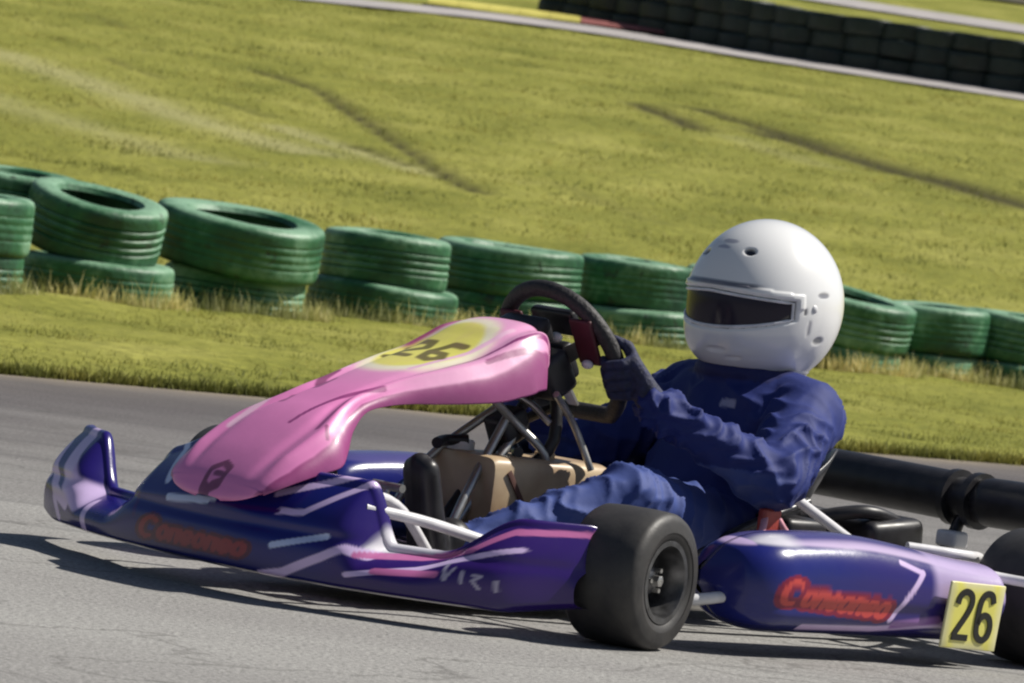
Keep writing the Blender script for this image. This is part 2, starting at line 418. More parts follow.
m6 = N.new('ShaderNodeMath'); m6.operation = 'MULTIPLY_ADD'; m6.inputs[1].default_value = 1.6; m6.inputs[2].default_value = -.55; L.new(n3.outputs['Fac'], m6.inputs[0])
m7 = N.new('ShaderNodeMath'); m7.operation = 'ADD'; L.new(m6.outputs[0], m7.inputs[0]); L.new(sc_.outputs[0], m7.inputs[1])
m8 = N.new('ShaderNodeMath'); m8.operation = 'MULTIPLY'; m8.use_clamp = True; L.new(m7.outputs[0], m8.inputs[0]); L.new(sc_.outputs[0], m8.inputs[1])
x6 = N.new('ShaderNodeMix'); x6.data_type = 'RGBA'; L.new(m8.outputs[0], x6.inputs['Factor']); L.new(x5.outputs[2], x6.inputs[6]); x6.inputs[7].default_value = (.26, .22, .17, 1)
L.new(x6.outputs[2], b.inputs['Base Color']); b.inputs['Roughness'].default_value = .85; b.inputs['Specular IOR Level'].default_value = .3
bp = N.new('ShaderNodeBump'); bp.inputs['Strength'].default_value = .5; bp.inputs['Distance'].default_value = .006
L.new(n2.outputs['Fac'], bp.inputs['Height']); L.new(bp.outputs['Normal'], b.inputs['Normal'])
track.data.materials.append(M_asphalt)

# far track beyond the bank: strip of pale asphalt and its kerb, in front of the dark tyres
def strip(name, pts, w0, w1, lift, mat, label, cat):
    v = []; f = []
    P = catmull(pts, 10)
    for a, p in enumerate(P):
        for q in range(5):
            y = p.y + w0 + (w1 - w0) * q / 4 
            v.append((p.x, y, tz0(y) + lift))
    n = len(P)
    for a in range(n - 1):
        for q in range(4):
            f.append((a * 5 + q, a * 5 + 5 + q, a * 5 + 6 + q, a * 5 + 1 + q))
    o = mesh_obj(name, v, f, mat); return tag(o, label, cat, kind='structure')
M_pale = mat_simple('pale_asphalt', (.40, .37, .36), .85, noise_amt=.15, scale=2)
far_line = [(-14, 52, 0), (-7, 57.0, 0), (-2.37, 60.0, 0), (0.07, 61.0, 0), (2.77, 59.6, 0), (5.2, 58.6, 0), (9, 57, 0), (16, 54, 0)]
strip('far_track', far_line, 0.0, 1.6, .035, M_pale, 'pale strip of track on top of the grass bank', 'track')
M_soil = mat_simple('brown_soil', (.07, .06, .03), .9, noise_amt=.3, scale=1)
strip('upper_path', [(-20, 80, 0), (0, 80.5, 0), (6, 78.0, 0), (20, 72, 0)], 0, 3.2, .04, M_pale, 'pale path behind the dark tyre barrier', 'path')
strip('soil_bank', [(3.5, 93, 0), (6, 91.0, 0), (9, 90, 0), (20, 88, 0)], 0, 12, .05, M_soil, 'brown strip of bare soil on the far slope', 'ground')

# painted kerb blocks on the far track
M_yel = mat_simple('yellow_kerb_paint', (.62, .55, .12), .6, noise_amt=.15, scale=4)
M_redk = mat_simple('red_kerb_paint', (.30, .10, .09), .6, noise_amt=.2, scale=4)
kerb = empty('painted_kerb', (.30, 62.9, tz0(62.9)))
tag(kerb, 'flat kerb painted yellow and dark red beside the far track', 'kerb')
for j in range(8):
    mb = MB(); x0 = -1.75 + j * .35
    ring = lambda x: [(x, -.35, .03), (x, -.30, .07), (x, .30, .12), (x, .35, .05)]
    mb.loft([ring(x0), ring(x0 + .345)])
    o = mb.build('kerb_block', M_yel if j < 5 else M_redk, kerb, smooth=False)

# ------------------------------------------------------------------ tyre walls
def tyre_mesh(R=.31, w=.19, hole=.19, n=72, groove=True):
    half = w / 2
    prof = []
    prof += [(-half * .78, hole), (-half * .95, hole + .012), (-half * 1.0, hole + .035), (-half * 1.02, hole + .06), (-half * .99, R - .026), (-half * .92, R - .010), (-half * .80, R - .003)]
    tread = []
    xsn = 24
    for k in range(xsn + 1):
        a = -half * .70 + half * 1.40 * k / xsn
        g = 0
        if groove:
            for gc in (-.42, -.14, .14, .42):
                if abs(a / half - gc) < .045: g = groove
        tread.append((a, R - g - .004 * (a / half) ** 2))
    prof += tread
    prof += [(half * .80, R - .003), (half * .92, R - .010), (half * .99, R - .026), (half * 1.02, hole + .06), (half * 1.0, hole + .035), (half * .95, hole + .012), (half * .78, hole)]
    # inner side of the carcass
    prof += [(half * .74, hole + .01), (half * .86, hole + .05), (half * .80, R - .03), (half * .5, R - .018), (-half * .5, R - .018), (-half * .80, R - .03), (-half * .86, hole + .05), (-half * .74, hole + .01)]
    mb = MB(); mb.lathe(prof, axis='Z', n=n)
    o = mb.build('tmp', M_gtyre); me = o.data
    for v in me.vertices:  # shoulder blocks and slight sag
        r = math.hypot(v.co.x, v.co.y); a = math.atan2(v.co.y, v.co.x)
        if r > R - .02 and abs(v.co.z) > half * .6:
            k = 1 - (.006 / r if math.sin(a * 36) > .2 else 0); v.co.x *= k; v.co.y *= k
        v.co.z += .004 * math.sin(a * 2 + 1)
    bpy.data.objects.remove(o)
    return me
TM = [tyre_mesh(.31, .222, .185, groove=.0055), tyre_mesh(.325, .215, .20, groove=.0025), tyre_mesh(.30, .225, .18, groove=.008)]
def put_tyre(me, x, y, z, tx, ty, rz, label, group, name='tyre'):
    o = bpy.data.objects.new(name, me); link(o)
    o.location = (x, y, z); o.rotation_euler = (Matrix.Rotation(ty, 3, 'Y') @ Matrix.Rotation(tx, 3, 'X') @ Matrix.Rotation(rz, 3, 'Z')).to_euler()
    tag(o, label, 'tyre', group); return o
G1 = 'green painted tyres stacked in the wall along the grass'
# x, y, lower (R scale), upper offset dx,dy, tilt toward camera (x), tilt right-down (y), second tilt, label words
STK = [
    (-2.33, 22.5, 0, 1.00, 1.00, 0, 0, .00, .00, 'in the stack cut by the left edge'),
    (-1.79, 23.3, 1, 1.04, 1.00, -.03, 0, .15, .12, 'in the leftmost full stack, nearest the left edge'),
    (-1.24, 24.1, 0, 1.02, 1.16, -.01, -.03, .10, .07, 'in the widest stack, second full one from the left'),
    (-.61, 25.0, 1, 1.06, .98, -.01, 0, .02, .0, 'in the stack above the pink panel'),
    (-.06, 25.7, 2, 1.05, 1.12, 0.0, .03, .02, .0, 'in the stack just left of the steering wheel'),
    (.56, 26.1, 0, 1.04, .88, -.02, .02, .02, .0, 'in the stack between steering wheel and helmet'),
    (1.06, 26.5, 1, .96, .92, 0, 0, .03, .0, 'in the stack touching the left side of the helmet'),
    (1.56, 26.3, 2, .98, 1.02, .02, 0, .10, .12, 'in the stack just right of the helmet'),
    (1.98, 26.8, 0, .94, .90, 0.03, 0, .03, -.04, 'in the second stack right of the helmet'),
    (2.44, 27.0, 1, .98, .98, .03, 0, .03, .03, 'in the stack at the right edge'),
]
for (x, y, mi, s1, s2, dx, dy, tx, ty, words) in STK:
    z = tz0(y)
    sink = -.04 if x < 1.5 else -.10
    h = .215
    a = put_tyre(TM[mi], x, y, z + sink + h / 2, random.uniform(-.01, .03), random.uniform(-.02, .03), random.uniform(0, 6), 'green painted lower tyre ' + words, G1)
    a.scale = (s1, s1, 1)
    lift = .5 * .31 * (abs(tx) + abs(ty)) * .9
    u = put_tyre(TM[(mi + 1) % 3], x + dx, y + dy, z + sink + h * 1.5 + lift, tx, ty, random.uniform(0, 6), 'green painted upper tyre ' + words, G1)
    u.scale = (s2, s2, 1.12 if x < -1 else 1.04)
# second row glimpsed behind the first stacks
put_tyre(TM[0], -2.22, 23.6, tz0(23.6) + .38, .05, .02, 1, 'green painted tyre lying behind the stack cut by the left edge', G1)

# dark barrier far off: stacks of three tyres
FT = tyre_mesh(.33, .205, .19, n=40, groove=False)
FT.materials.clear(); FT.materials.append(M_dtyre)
G2 = 'dark tyres of the far barrier on the bank'
nfar = 0
bl = [Vector((.12, 64.2)), Vector((.3, 64.0)), Vector((2.83, 61.4)), Vector((5.35, 60.3)), Vector((8.5, 59.0))]
dist = 0; pos = []
for a in range(len(bl) - 1):
    seg = bl[a + 1] - bl[a]; Ls = seg.length
    while dist < Ls:
        p = bl[a] + seg * (dist / Ls); pos.append(p); dist += .42
    dist -= Ls
for q, p in enumerate(pos):
    cnt = 3
    for lvl in range(cnt):
        lab = ['lowest', 'middle', 'top'][lvl]
        put_tyre(FT, p.x + random.uniform(-.03, .03), p.y + random.uniform(-.04, .04), tz0(p.y) + .08 + .195 * lvl, random.uniform(-.03, .03), random.uniform(-.03, .03), random.uniform(0, 6),
                 'dark weathered tyre in the far barrier on top of the bank, %s of its stack' % lab, G2 + ', %s row' % lab)

# ------------------------------------------------------------------ grass blades
def blades(name, n, sampler, hmin, hmax, w, label, lean=.6, palette=((.30, .30, .075), (.43, .41, .13))):
    P = sampler(n)
    n = len(P)
    ang = rng.uniform(0, 2 * PI, n); h = rng.uniform(hmin, hmax, n) * (P[:, 3] if P.shape[1] > 3 else 1)
    la = rng.uniform(0, 2 * PI, n); lm = rng.uniform(.1, lean, n) * h
    wd = w * rng.uniform(.6, 1.3, n)
    base = P[:, :3]
    dxy = np.stack([np.cos(ang) * wd / 2, np.sin(ang) * wd / 2, np.zeros(n)], 1)
    tip = base + np.stack([np.cos(la) * lm, np.sin(la) * lm, h], 1)
    mid = base + np.stack([np.cos(la) * lm * .35, np.sin(la) * lm * .35, h * .6], 1)
    V = np.empty((n, 5, 3)); V[:, 0] = base - dxy; V[:, 1] = base + dxy; V[:, 2] = mid + dxy * .75; V[:, 3] = mid - dxy * .75; V[:, 4] = tip
    me = bpy.data.meshes.new(name)
    me.vertices.add(n * 5); me.vertices.foreach_set('co', V.astype(np.float32).ravel())
    b0 = np.arange(n) * 5
    quads = np.stack([b0, b0 + 1, b0 + 2, b0 + 3], 1); tris = np.stack([b0 + 3, b0 + 2, b0 + 4], 1)
    loops = np.concatenate([quads.ravel(), tris.ravel()])
    me.loops.add(len(loops)); me.loops.foreach_set('vertex_index', loops.astype(np.int32))
    st = np.concatenate([np.arange(n) * 4, n * 4 + np.arange(n) * 3])
    me.polygons.add(2 * n); me.polygons.foreach_set('loop_start', st.astype(np.int32))
    me.update(calc_edges=True)
    t = rng.uniform(0, 1, n)[:, None] ** 1.2
    c = np.array(palette[0]) * (1 - t) + np.array(palette[1]) * t
    nf = np.array([noise.noise(Vector((float(p_[0]) * 1.7, float(p_[1]) * .9, 4.0))) + .6 * noise.noise(Vector((float(p_[0]) * 6, float(p_[1]) * 3.5, 8.0))) for p_ in P])[:, None]
    c = c * (1 + .55 * np.clip(nf, -.6, .6)); c[:, 0:1] *= 1 + .18 * np.clip(nf, -.5, .5)
    pm = np.zeros(n)
    for pts_, w_, a_ in PALE:
        for q_ in range(len(pts_) - 1):
            ax, ay = pts_[q_]; bx, by = pts_[q_ + 1]; dx, dy = bx - ax, by - ay
            t_ = np.clip(((P[:, 0] - ax) * dx + (P[:, 1] - ay) * dy) / (dx * dx + dy * dy), 0, 1)
            pm = np.maximum(pm, a_ * np.exp(-(np.hypot(P[:, 0] - ax - dx * t_, P[:, 1] - ay - dy * t_) / w_) ** 2))
    pm = (pm * .8)[:, None]; c = c * (1 - pm) + np.array([.60, .57, .32]) * pm
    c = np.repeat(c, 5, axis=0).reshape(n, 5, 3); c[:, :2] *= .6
    cc = np.ones((n * 5, 4), dtype=np.float32); cc[:, :3] = c.reshape(-1, 3)
    a = me.color_attributes.new('Col', 'FLOAT_COLOR', 'POINT'); a.data.foreach_set('color', cc.ravel())
    me.materials.append(M_blade)
    o = bpy.data.objects.new(name, me); link(o)
    return tag(o, label, 'grass', kind='stuff')
M_blade, nt, b = new_mat('grass_blade')
N, L = nt.nodes, nt.links
at = N.new('ShaderNodeAttribute'); at.attribute_name = 'Col'
L.new(at.outputs['Color'], b.inputs['Base Color']); b.inputs['Roughness'].default_value = .6; b.inputs['Specular IOR Level'].default_value = .25
tr = N.new('ShaderNodeBsdfTranslucent'); L.new(at.outputs['Color'], tr.inputs['Color'])
ms = N.new('ShaderNodeMixShader'); ms.inputs[0].default_value = .35
L.new(b.outputs[0], ms.inputs[1]); L.new(tr.outputs[0], ms.inputs[2]); L.new(ms.outputs[0], nt.nodes['Material Output'].inputs['Surface'])

def edge_arr(x): return np.interp(x, [e_[0] for e_ in EDGE], [e_[1] for e_ in EDGE])
def tz_arr(y): return .07 * 2.0 * np.log1p(np.exp(np.minimum((y - 29.0) / 2.0, 50)))
def near_strip(n):
    x = rng.uniform(-3.8, 4.6, n); y = rng.uniform(15.2, 31, n)
    ok = (y > edge_arr(x) - .02 + rng.normal(0, .05, n)); x, y = x[ok], y[ok]
    return np.stack([x, y, tz_arr(y) - .008, .75 + .5 * rng.random(len(x))], 1)
def bank(n):
    x = rng.uniform(-7.5, 8, n); y = 30 + 33 * rng.random(n) ** 1.15
    ok = np.abs(x) < y * .105 + 1.2; x, y = x[ok], y[ok]
    # keep the ruts open
    keep = np.ones(len(x), bool)
    for pts, w, a_ in RUTS:
        for q in range(len(pts) - 1):
            ax, ay = pts[q]; bx, by = pts[q + 1]; dx, dy = bx - ax, by - ay
            t = np.clip(((x - ax) * dx + (y - ay) * dy) / (dx * dx + dy * dy), 0, 1)
            keep &= (np.hypot(x - ax - dx * t, y - ay - dy * t) > w * 1.3) | (rng.random(len(x)) < .18)
    x, y = x[keep], y[keep]
    return np.stack([x, y, tz_arr(y) - .01, .7 + .6 * rng.random(len(x))], 1)
def fringe(n):
    pts = []
    for s in STK:
        k = n // len(STK)
        a = rng.uniform(PI, 2 * PI, k); r = .315 * max(s[3], s[4]) + np.abs(rng.normal(0, .05, k))
        pts.append(np.stack([s[0] + np.cos(a) * r, s[1] + np.sin(a) * r, np.full(k, tz0(s[1]) - .005), .4 + .9 * rng.random(k) ** 2], 1))
    return np.concatenate(pts)
def verge(n):
    x = rng.uniform(-3.5, 4, n); y = edge_arr(x) + np.abs(rng.normal(0, .05, n)) - .02
    return np.stack([x, y, np.full(n, -.003), .5 + .8 * rng.random(n)], 1)
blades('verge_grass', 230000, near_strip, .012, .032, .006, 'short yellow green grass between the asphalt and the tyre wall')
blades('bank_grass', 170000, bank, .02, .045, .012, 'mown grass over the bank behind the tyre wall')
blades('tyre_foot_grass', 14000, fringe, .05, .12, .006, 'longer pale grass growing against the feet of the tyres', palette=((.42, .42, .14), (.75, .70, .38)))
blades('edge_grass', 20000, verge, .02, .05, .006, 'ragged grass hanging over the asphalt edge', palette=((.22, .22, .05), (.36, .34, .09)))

# ------------------------------------------------------------------ kart
KO = (-.1098, 10.4028, 0); KR = PI + math.radians(44)
kart = empty('racing_kart', KO, KR)
tag(kart, 'navy and purple racing kart with a pink front panel, number 26 on a yellow plate', 'kart')
NAVY = (.009, .013, .175); PURP = (.038, .008, .140); DARKN = (.012, .011, .07); LILAC = (.68, .52, .84); PALEB = (.52, .60, .88); REDL = (.50, .06, .055); PINKL = (.55, .16, .38); WHITE = (.78, .76, .82)

def strokes(base, p, S):
    c = base
    for pts, w, col, soft in S:
        d = dpoly(p, pts)
        t = 1 - sstep(w * (1 - soft), w * (1 + soft), d)
        if t > 0: c = mixc(c, col, t)
    return c

# worn red script lettering: a slanted capital followed by joined lower case loops
def script(u, v, u0, u1, v0, v1):
    """u along, v up, inside box -> ink 0..1"""
    if not (u0 - .02 < u < u1 + .02 and v0 - .01 < v < v1 + .01): return 9
    U = (u - u0) / (u1 - u0) * 9.0; V = (v - v0) / (v1 - v0)
    U -= (V - .5) * .5
    best = 9
    # capital C
    arc = [(.95 + .62 * math.cos(a), .5 + .46 * math.sin(a)) for a in [math.radians(q) for q in range(45, 320, 25)]]
    best = min(best, min(dseg((U * .45, V), (arc[i][0] * .45, arc[i][1]), (arc[i + 1][0] * .45, arc[i + 1][1])) for i in range(len(arc) - 1)))
    # lower-case strokes
    for k in range(7):
        cx = 2.3 + k * .98
        ph = k % 3
        if ph == 0: loop = [(cx + .34 * math.cos(math.radians(q)), .36 + .28 * math.sin(math.radians(q))) for q in range(0, 360, 30)]
        elif ph == 1: loop = [(cx - .3, .1 + .1 * q) for q in range(6)] + [(cx - .3 + .1 * q, .62) for q in range(6)] + [(cx + .3, .1 + .1 * q) for q in range(6)]
        else: loop = [(cx + .32 * math.cos(math.radians(q)), .36 + .28 * math.sin(math.radians(q))) for q in range(20, 330, 30)] + [(cx - .2 + .1 * q, .38) for q in range(5)]
        n_l = len(loop)
        best = min(best, min(dseg((U * .45, V), (loop[q][0] * .45, loop[q][1]), (loop[(q + 1) % n_l][0] * .45, loop[(q + 1) % n_l][1])) for q in range(n_l if ph == 0 else n_l - 1)))
    return best

# front fairing: centre hump and two upswept ends in front of the wheels
def fx(Y): return .54 - (1.1 * Y ** 2.3 if Y > 0 else .36 * abs(Y) ** 2.2)
def ftop(Y):
    a = abs(Y)
    hump = .290 - .30 * max(0, a - .12) ** 1.6
    if Y > 0:
        hump = .287 - .042 * sstep(.0, .12, a)
        hump = hump * (1 - sstep(.262, .318, a)) + .138 * sstep(.262, .318, a)
        lobe = .078 * sstep(.39, .50, a) * (1 - sstep(.545, .58, a) * .8)
    else:
        hump = (hump - .040 * sstep(.06, .26, a)) * (1 - sstep(.24, .36, a)) + .135 * sstep(.24, .36, a)
        lobe = .098 * sstep(.47, .555, a) * (1 - sstep(.685, .735, a) * .8)
    return hump + lobe
prof_n = 84
NY = 420
verts = []; faces = []
for j in range(NY + 1):
    Y = -.72 + 1.285 * j / NY
    xt = fx(Y); zt = ftop(Y); zb = .045 + .02 * (sstep(.5, .565, Y) if Y > 0 else sstep(.6, .72, -Y))
    endin = sstep(.49, .565, Y) ** 2 * .09 if Y > 0 else sstep(.66, .72, -Y) ** 2 * .07
    for k in range(prof_n + 1):
        t = k / prof_n
        if t < .08:   # underside lip
            q = t / .08; X = xt - .05 + .05 * math.sin(q * PI / 2); Z = zb + .012 * (1 - math.cos(q * PI / 2))
        elif t < .78:
            q = (t - .08) / .70; Z = zb + .012 + (zt - zb - .026) * q
            X = xt + .012 * math.sin(q * PI) - .062 * q ** 2.4 - .012 * q
        elif t < .90:
            q = (t - .78) / .12; a = q * PI; X = xt - .074 - .014 * (1 - math.cos(a)); Z = zt - .014 + .014 * math.sin(a)
        else:
            q = (t - .90) / .10; X = xt - .102 - .004 * q; Z = (zt - .014) - (zt - .06) * q * .8
        # crease running along the face
        X -= .007 * math.exp(-((Z - .135) / .012) ** 2) * (1 if k < prof_n * .78 else 0)
        verts.append((X - endin, Y, Z))
m = prof_n + 1
for j in range(NY):
    for k in range(prof_n): faces.append((j * m + k, j * m + k + 1, (j + 1) * m + k + 1, (j + 1) * m + k))
fair = mesh_obj('front_fairing', verts, faces, M_body, kart)
recalc(fair.data)
FS = [([(-.67, .19), (-.655, .15), (-.60, .11), (-.53, .09)], .012, LILAC, .2), ([(-.60, .215), (-.585, .17), (-.54, .125), (-.49, .105)], .024, LILAC, .2),
      ([(-.60, .10), (-.56, .06)], .008, LILAC, .2), ([(-.45, .10), (-.43, .055)], .010, LILAC, .2), ([(-.66, .16), (-.68, .08)], .006, LILAC, .2),
      ([(-.20, .25), (-.17, .185)], .010, PALEB, .2), ([(-.146, .152), (-.013, .164)], .007, PALEB, .2), ([(-.26, .16), (-.24, .11)], .006, PURP, .5),
      ([(.116, .197), (.2, .231), (.25, .256), (.291, .259)], .007, LILAC, .2), ([(.291, .259), (.241, .215), (.191, .171), (.14, .167)], .006, LILAC, .2), ([(.14, .167), (-.02, .158)], .004, PURP, .4),
      ([(.152, .105), (.25, .136)], .006, PALEB, .2), ([(.13, .048), (.181, .06), (.253, .099), (.285, .12), (.313, .112)], .008, LILAC, .2),
      ([(.303, .112), (.38, .122), (.46, .150), (.50, .19), (.56, .200)], .006, PINKL, .2), ([(.30, .075), (.39, .10), (.44, .125), (.52, .160)], .005, LILAC, .2),
      ([(.34, .088), (.43, .098)], .006, PINKL, .2), ([(.440, .118), (.446, .092)], .003, (.42, .38, .52), .5), ([(.446, .092), (.455, .114)], .0025, (.42, .38, .52), .5), ([(.468, .110), (.47, .09)], .0025, (.42, .38, .52), .5), ([(.484, .106), (.494, .106), (.484, .096), (.493, .084)], .0025, (.42, .38, .52), .5), ([(.512, .10), (.513, .083)], .0025, (.42, .38, .52), .5)]
def fair_col(co):
    p = (co.y, co.z)
    a = sstep(.20, .34, co.y)
    base = mixc(NAVY, PURP, max(a * .8, .4 * sstep(-.3, -.5, co.y) if co.y < -.3 else 0))
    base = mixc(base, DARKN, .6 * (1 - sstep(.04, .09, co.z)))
    if .29 < co.y < .42 and co.z > .112: base = mixc(base, WHITE, sstep(.114 + (co.y - .29) * .12, .120 + (co.y - .29) * .12, co.z) * (1 - sstep(.37, .41, co.y)) * sstep(.296, .304, co.y))
    c = strokes(base, p, FS)
    best = script(co.y, co.z, -.22, .11, .072, .112)
    if best < 1:
        c = mixc(c, (.085, .006, .045), 1 - sstep(.22, .27, best))
        c = mixc(c, (.30, .022, .045), 1 - sstep(.085, .12, best))
    return c
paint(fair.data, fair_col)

# pink number panel
PANEL = [(.566, .174, .035, .0), (.564, .181, .078, .001), (.558, .194, .112, .004), (.542, .220, .142, .014), (.50, .262, .158, .036), (.45, .302, .162, .060), (.41, .330, .158, .076), (.375, .350, .138, .066), (.34, .366, .116, .040), (.30, .384, .104, .024), (.25, .404, .104, .030), (.20, .424, .112, .044), (.15, .442, .126, .060),
         (.09, .462, .142, .076), (.03, .482, .152, .090), (-.02, .508, .154, .104), (-.065, .534, .150, .120), (-.115, .548, .140, .130), (-.15, .545, .128, .125), (-.175, .528, .110, .10), (-.19, .505, .092, .05)]
PP = catmull([(p[0], p[1], 0) for p in PANEL], 14); WW = catmull([(p[2], p[3], 0) for p in PANEL], 14)
PX = [p.x for p in PP]
nw = 150
verts = []; faces = []
for j, (p, w) in enumerate(zip(PP, WW)):
    a = PP[max(j - 1, 0)]; c_ = PP[min(j + 1, len(PP) - 1)]
    t = (c_ - a).normalized(); nrm = Vector((t.y, 0, -t.x)) if False else Vector((-t.y, t.x, 0))
    nX, nZ = nrm.x, nrm.y
    if nZ < 0: nX, nZ = -nX, -nZ
    for k in range(nw + 1):
        s = -1 + 2 * k / nw
        a_ = abs(s)
        y = w.x * math.sin(min(1, a_) * PI / 2 * .98) * (1 if s > 0 else -1)
        drop = w.y * a_ ** 3.0 + .010 * a_ ** 2
        # moulded ridges along the panel
        rid = sstep(.555, .49, p.x) * .006 * math.exp(-((a_ - .56) / .07) ** 2) - sstep(.555, .49, p.x) * .004 * math.exp(-((a_ - .40) / .06) ** 2)
        verts.append((p.x + nX * (rid - drop * .55), y, p.y + nZ * rid - drop * (.85 if nZ > .5 else .6)))
mm = nw + 1
for j in range(len(PP) - 1):
    for k in range(nw): faces.append((j * mm + k, j * mm + k + 1, (j + 1) * mm + k + 1, (j + 1) * mm + k))
panel = mesh_obj('front_panel', verts, faces, M_panel, kart); recalc(panel.data)
if sum(pl.normal.z for pl in panel.data.polygons) < 0:
    bm = bmesh.new(); bm.from_mesh(panel.data); bmesh.ops.reverse_faces(bm, faces=bm.faces); bm.to_mesh(panel.data); bm.free()
sol = panel.modifiers.new('thickness', 'SOLIDIFY'); sol.thickness = .005; sol.offset = -1
PINK = (.80, .25, .55); DPINK = (.36, .10, .24); VPINK = (.85, .52, .70)
PS = [([(.56, .0), (.555, .02), (.535, .022), (.528, 0), (.54, -.022), (.56, -.02), (.565, 0)], .006, (.22, .06, .14), .25), ([(.545, -.005), (.545, .012)], .004, (.25, .07, .16), .25),
      ([(.25, -.05), (.29, -.045)], .010, DPINK, .25), ([(.21, -.085), (.25, -.075), (.27, -.06)], .009, (.25, .06, .16), .25), ([(.33, -.06), (.36, -.055)], .009, DPINK, .25),
      ([(.42, .04), (.34, .045), (.26, .06), (.16, .085), (.02, .10), (-.08, .112), (-.16, .105)], .0045, (.30, .05, .20), .25), ([(.41, .105), (.35, .085), (.30, .07), (.24, .085)], .005, (.36, .07, .24), .25),
      ([(.40, .118), (.41, .135)], .004, DPINK, .25), ([(.15, .05), (.02, .07), (-.08, .075)], .005, VPINK, .25), ([(.02, .12), (-.12, .135)], .004, DPINK, .25),
      ([(.44, -.10), (.30, -.10), (.18, -.09)], .008, VPINK, .25)]
d2 = [(.03, -.085), (.012, -.068), (.014, -.04), (.04, -.03), (.088, -.085), (.092, -.025)]
d6 = [(.012, .045), (.012, .015), (.05, -.004), (.088, .01), (.094, .035), (.075, .05), (.055, .035), (.055, .008)]
PWX = [p_[0] for p_ in reversed(PANEL)]; PWW = [p_[2] for p_ in reversed(PANEL)]
def panel_col(co):
    x, y = co.x, co.y
    base = mixc(PINK, VPINK, .5 * sstep(.3, .1, x) if x < .3 else 0)
    # yellow number field with a pale halo
    e_ = math.hypot((x - .045) / .125, (y + .018) / .098)
    base = mixc(base, (.88, .82, .62), 1 - sstep(1.0, 1.28, e_))
    base = mixc(base, (.84, .78, .16), 1 - sstep(.84, .98, e_))
    mar = max((1 - sstep(-.105, -.085, y)) * sstep(.05, .01, x), sstep(-.13, -.16, x) * (1 - sstep(.05, .12, y)))  # shade on the rear lip and far edge, painted in as maroon
    base = mixc(base, (.34, .03, .14), mar * .95)
    wx_ = np.interp(x, PWX, PWW)
    base = mixc(base, (.30, .05, .19), .9 * sstep(.90, .93, abs(y) / wx_))  # shadow along the panel rim painted into the pink
    c = strokes(base, (x, y), PS)
    dk = (.16, .13, .02)
    for pts in (d2, d6):
        d = dpoly((x, y), pts); c = mixc(c, dk, (1 - sstep(.008, .013, d)) * .95)
    c = mixc(c, (.85, .80, .55), (1 - sstep(.01, .016, math.hypot(x + .055, y - .045))) * .8)
    return c
paint(panel.data, panel_col)

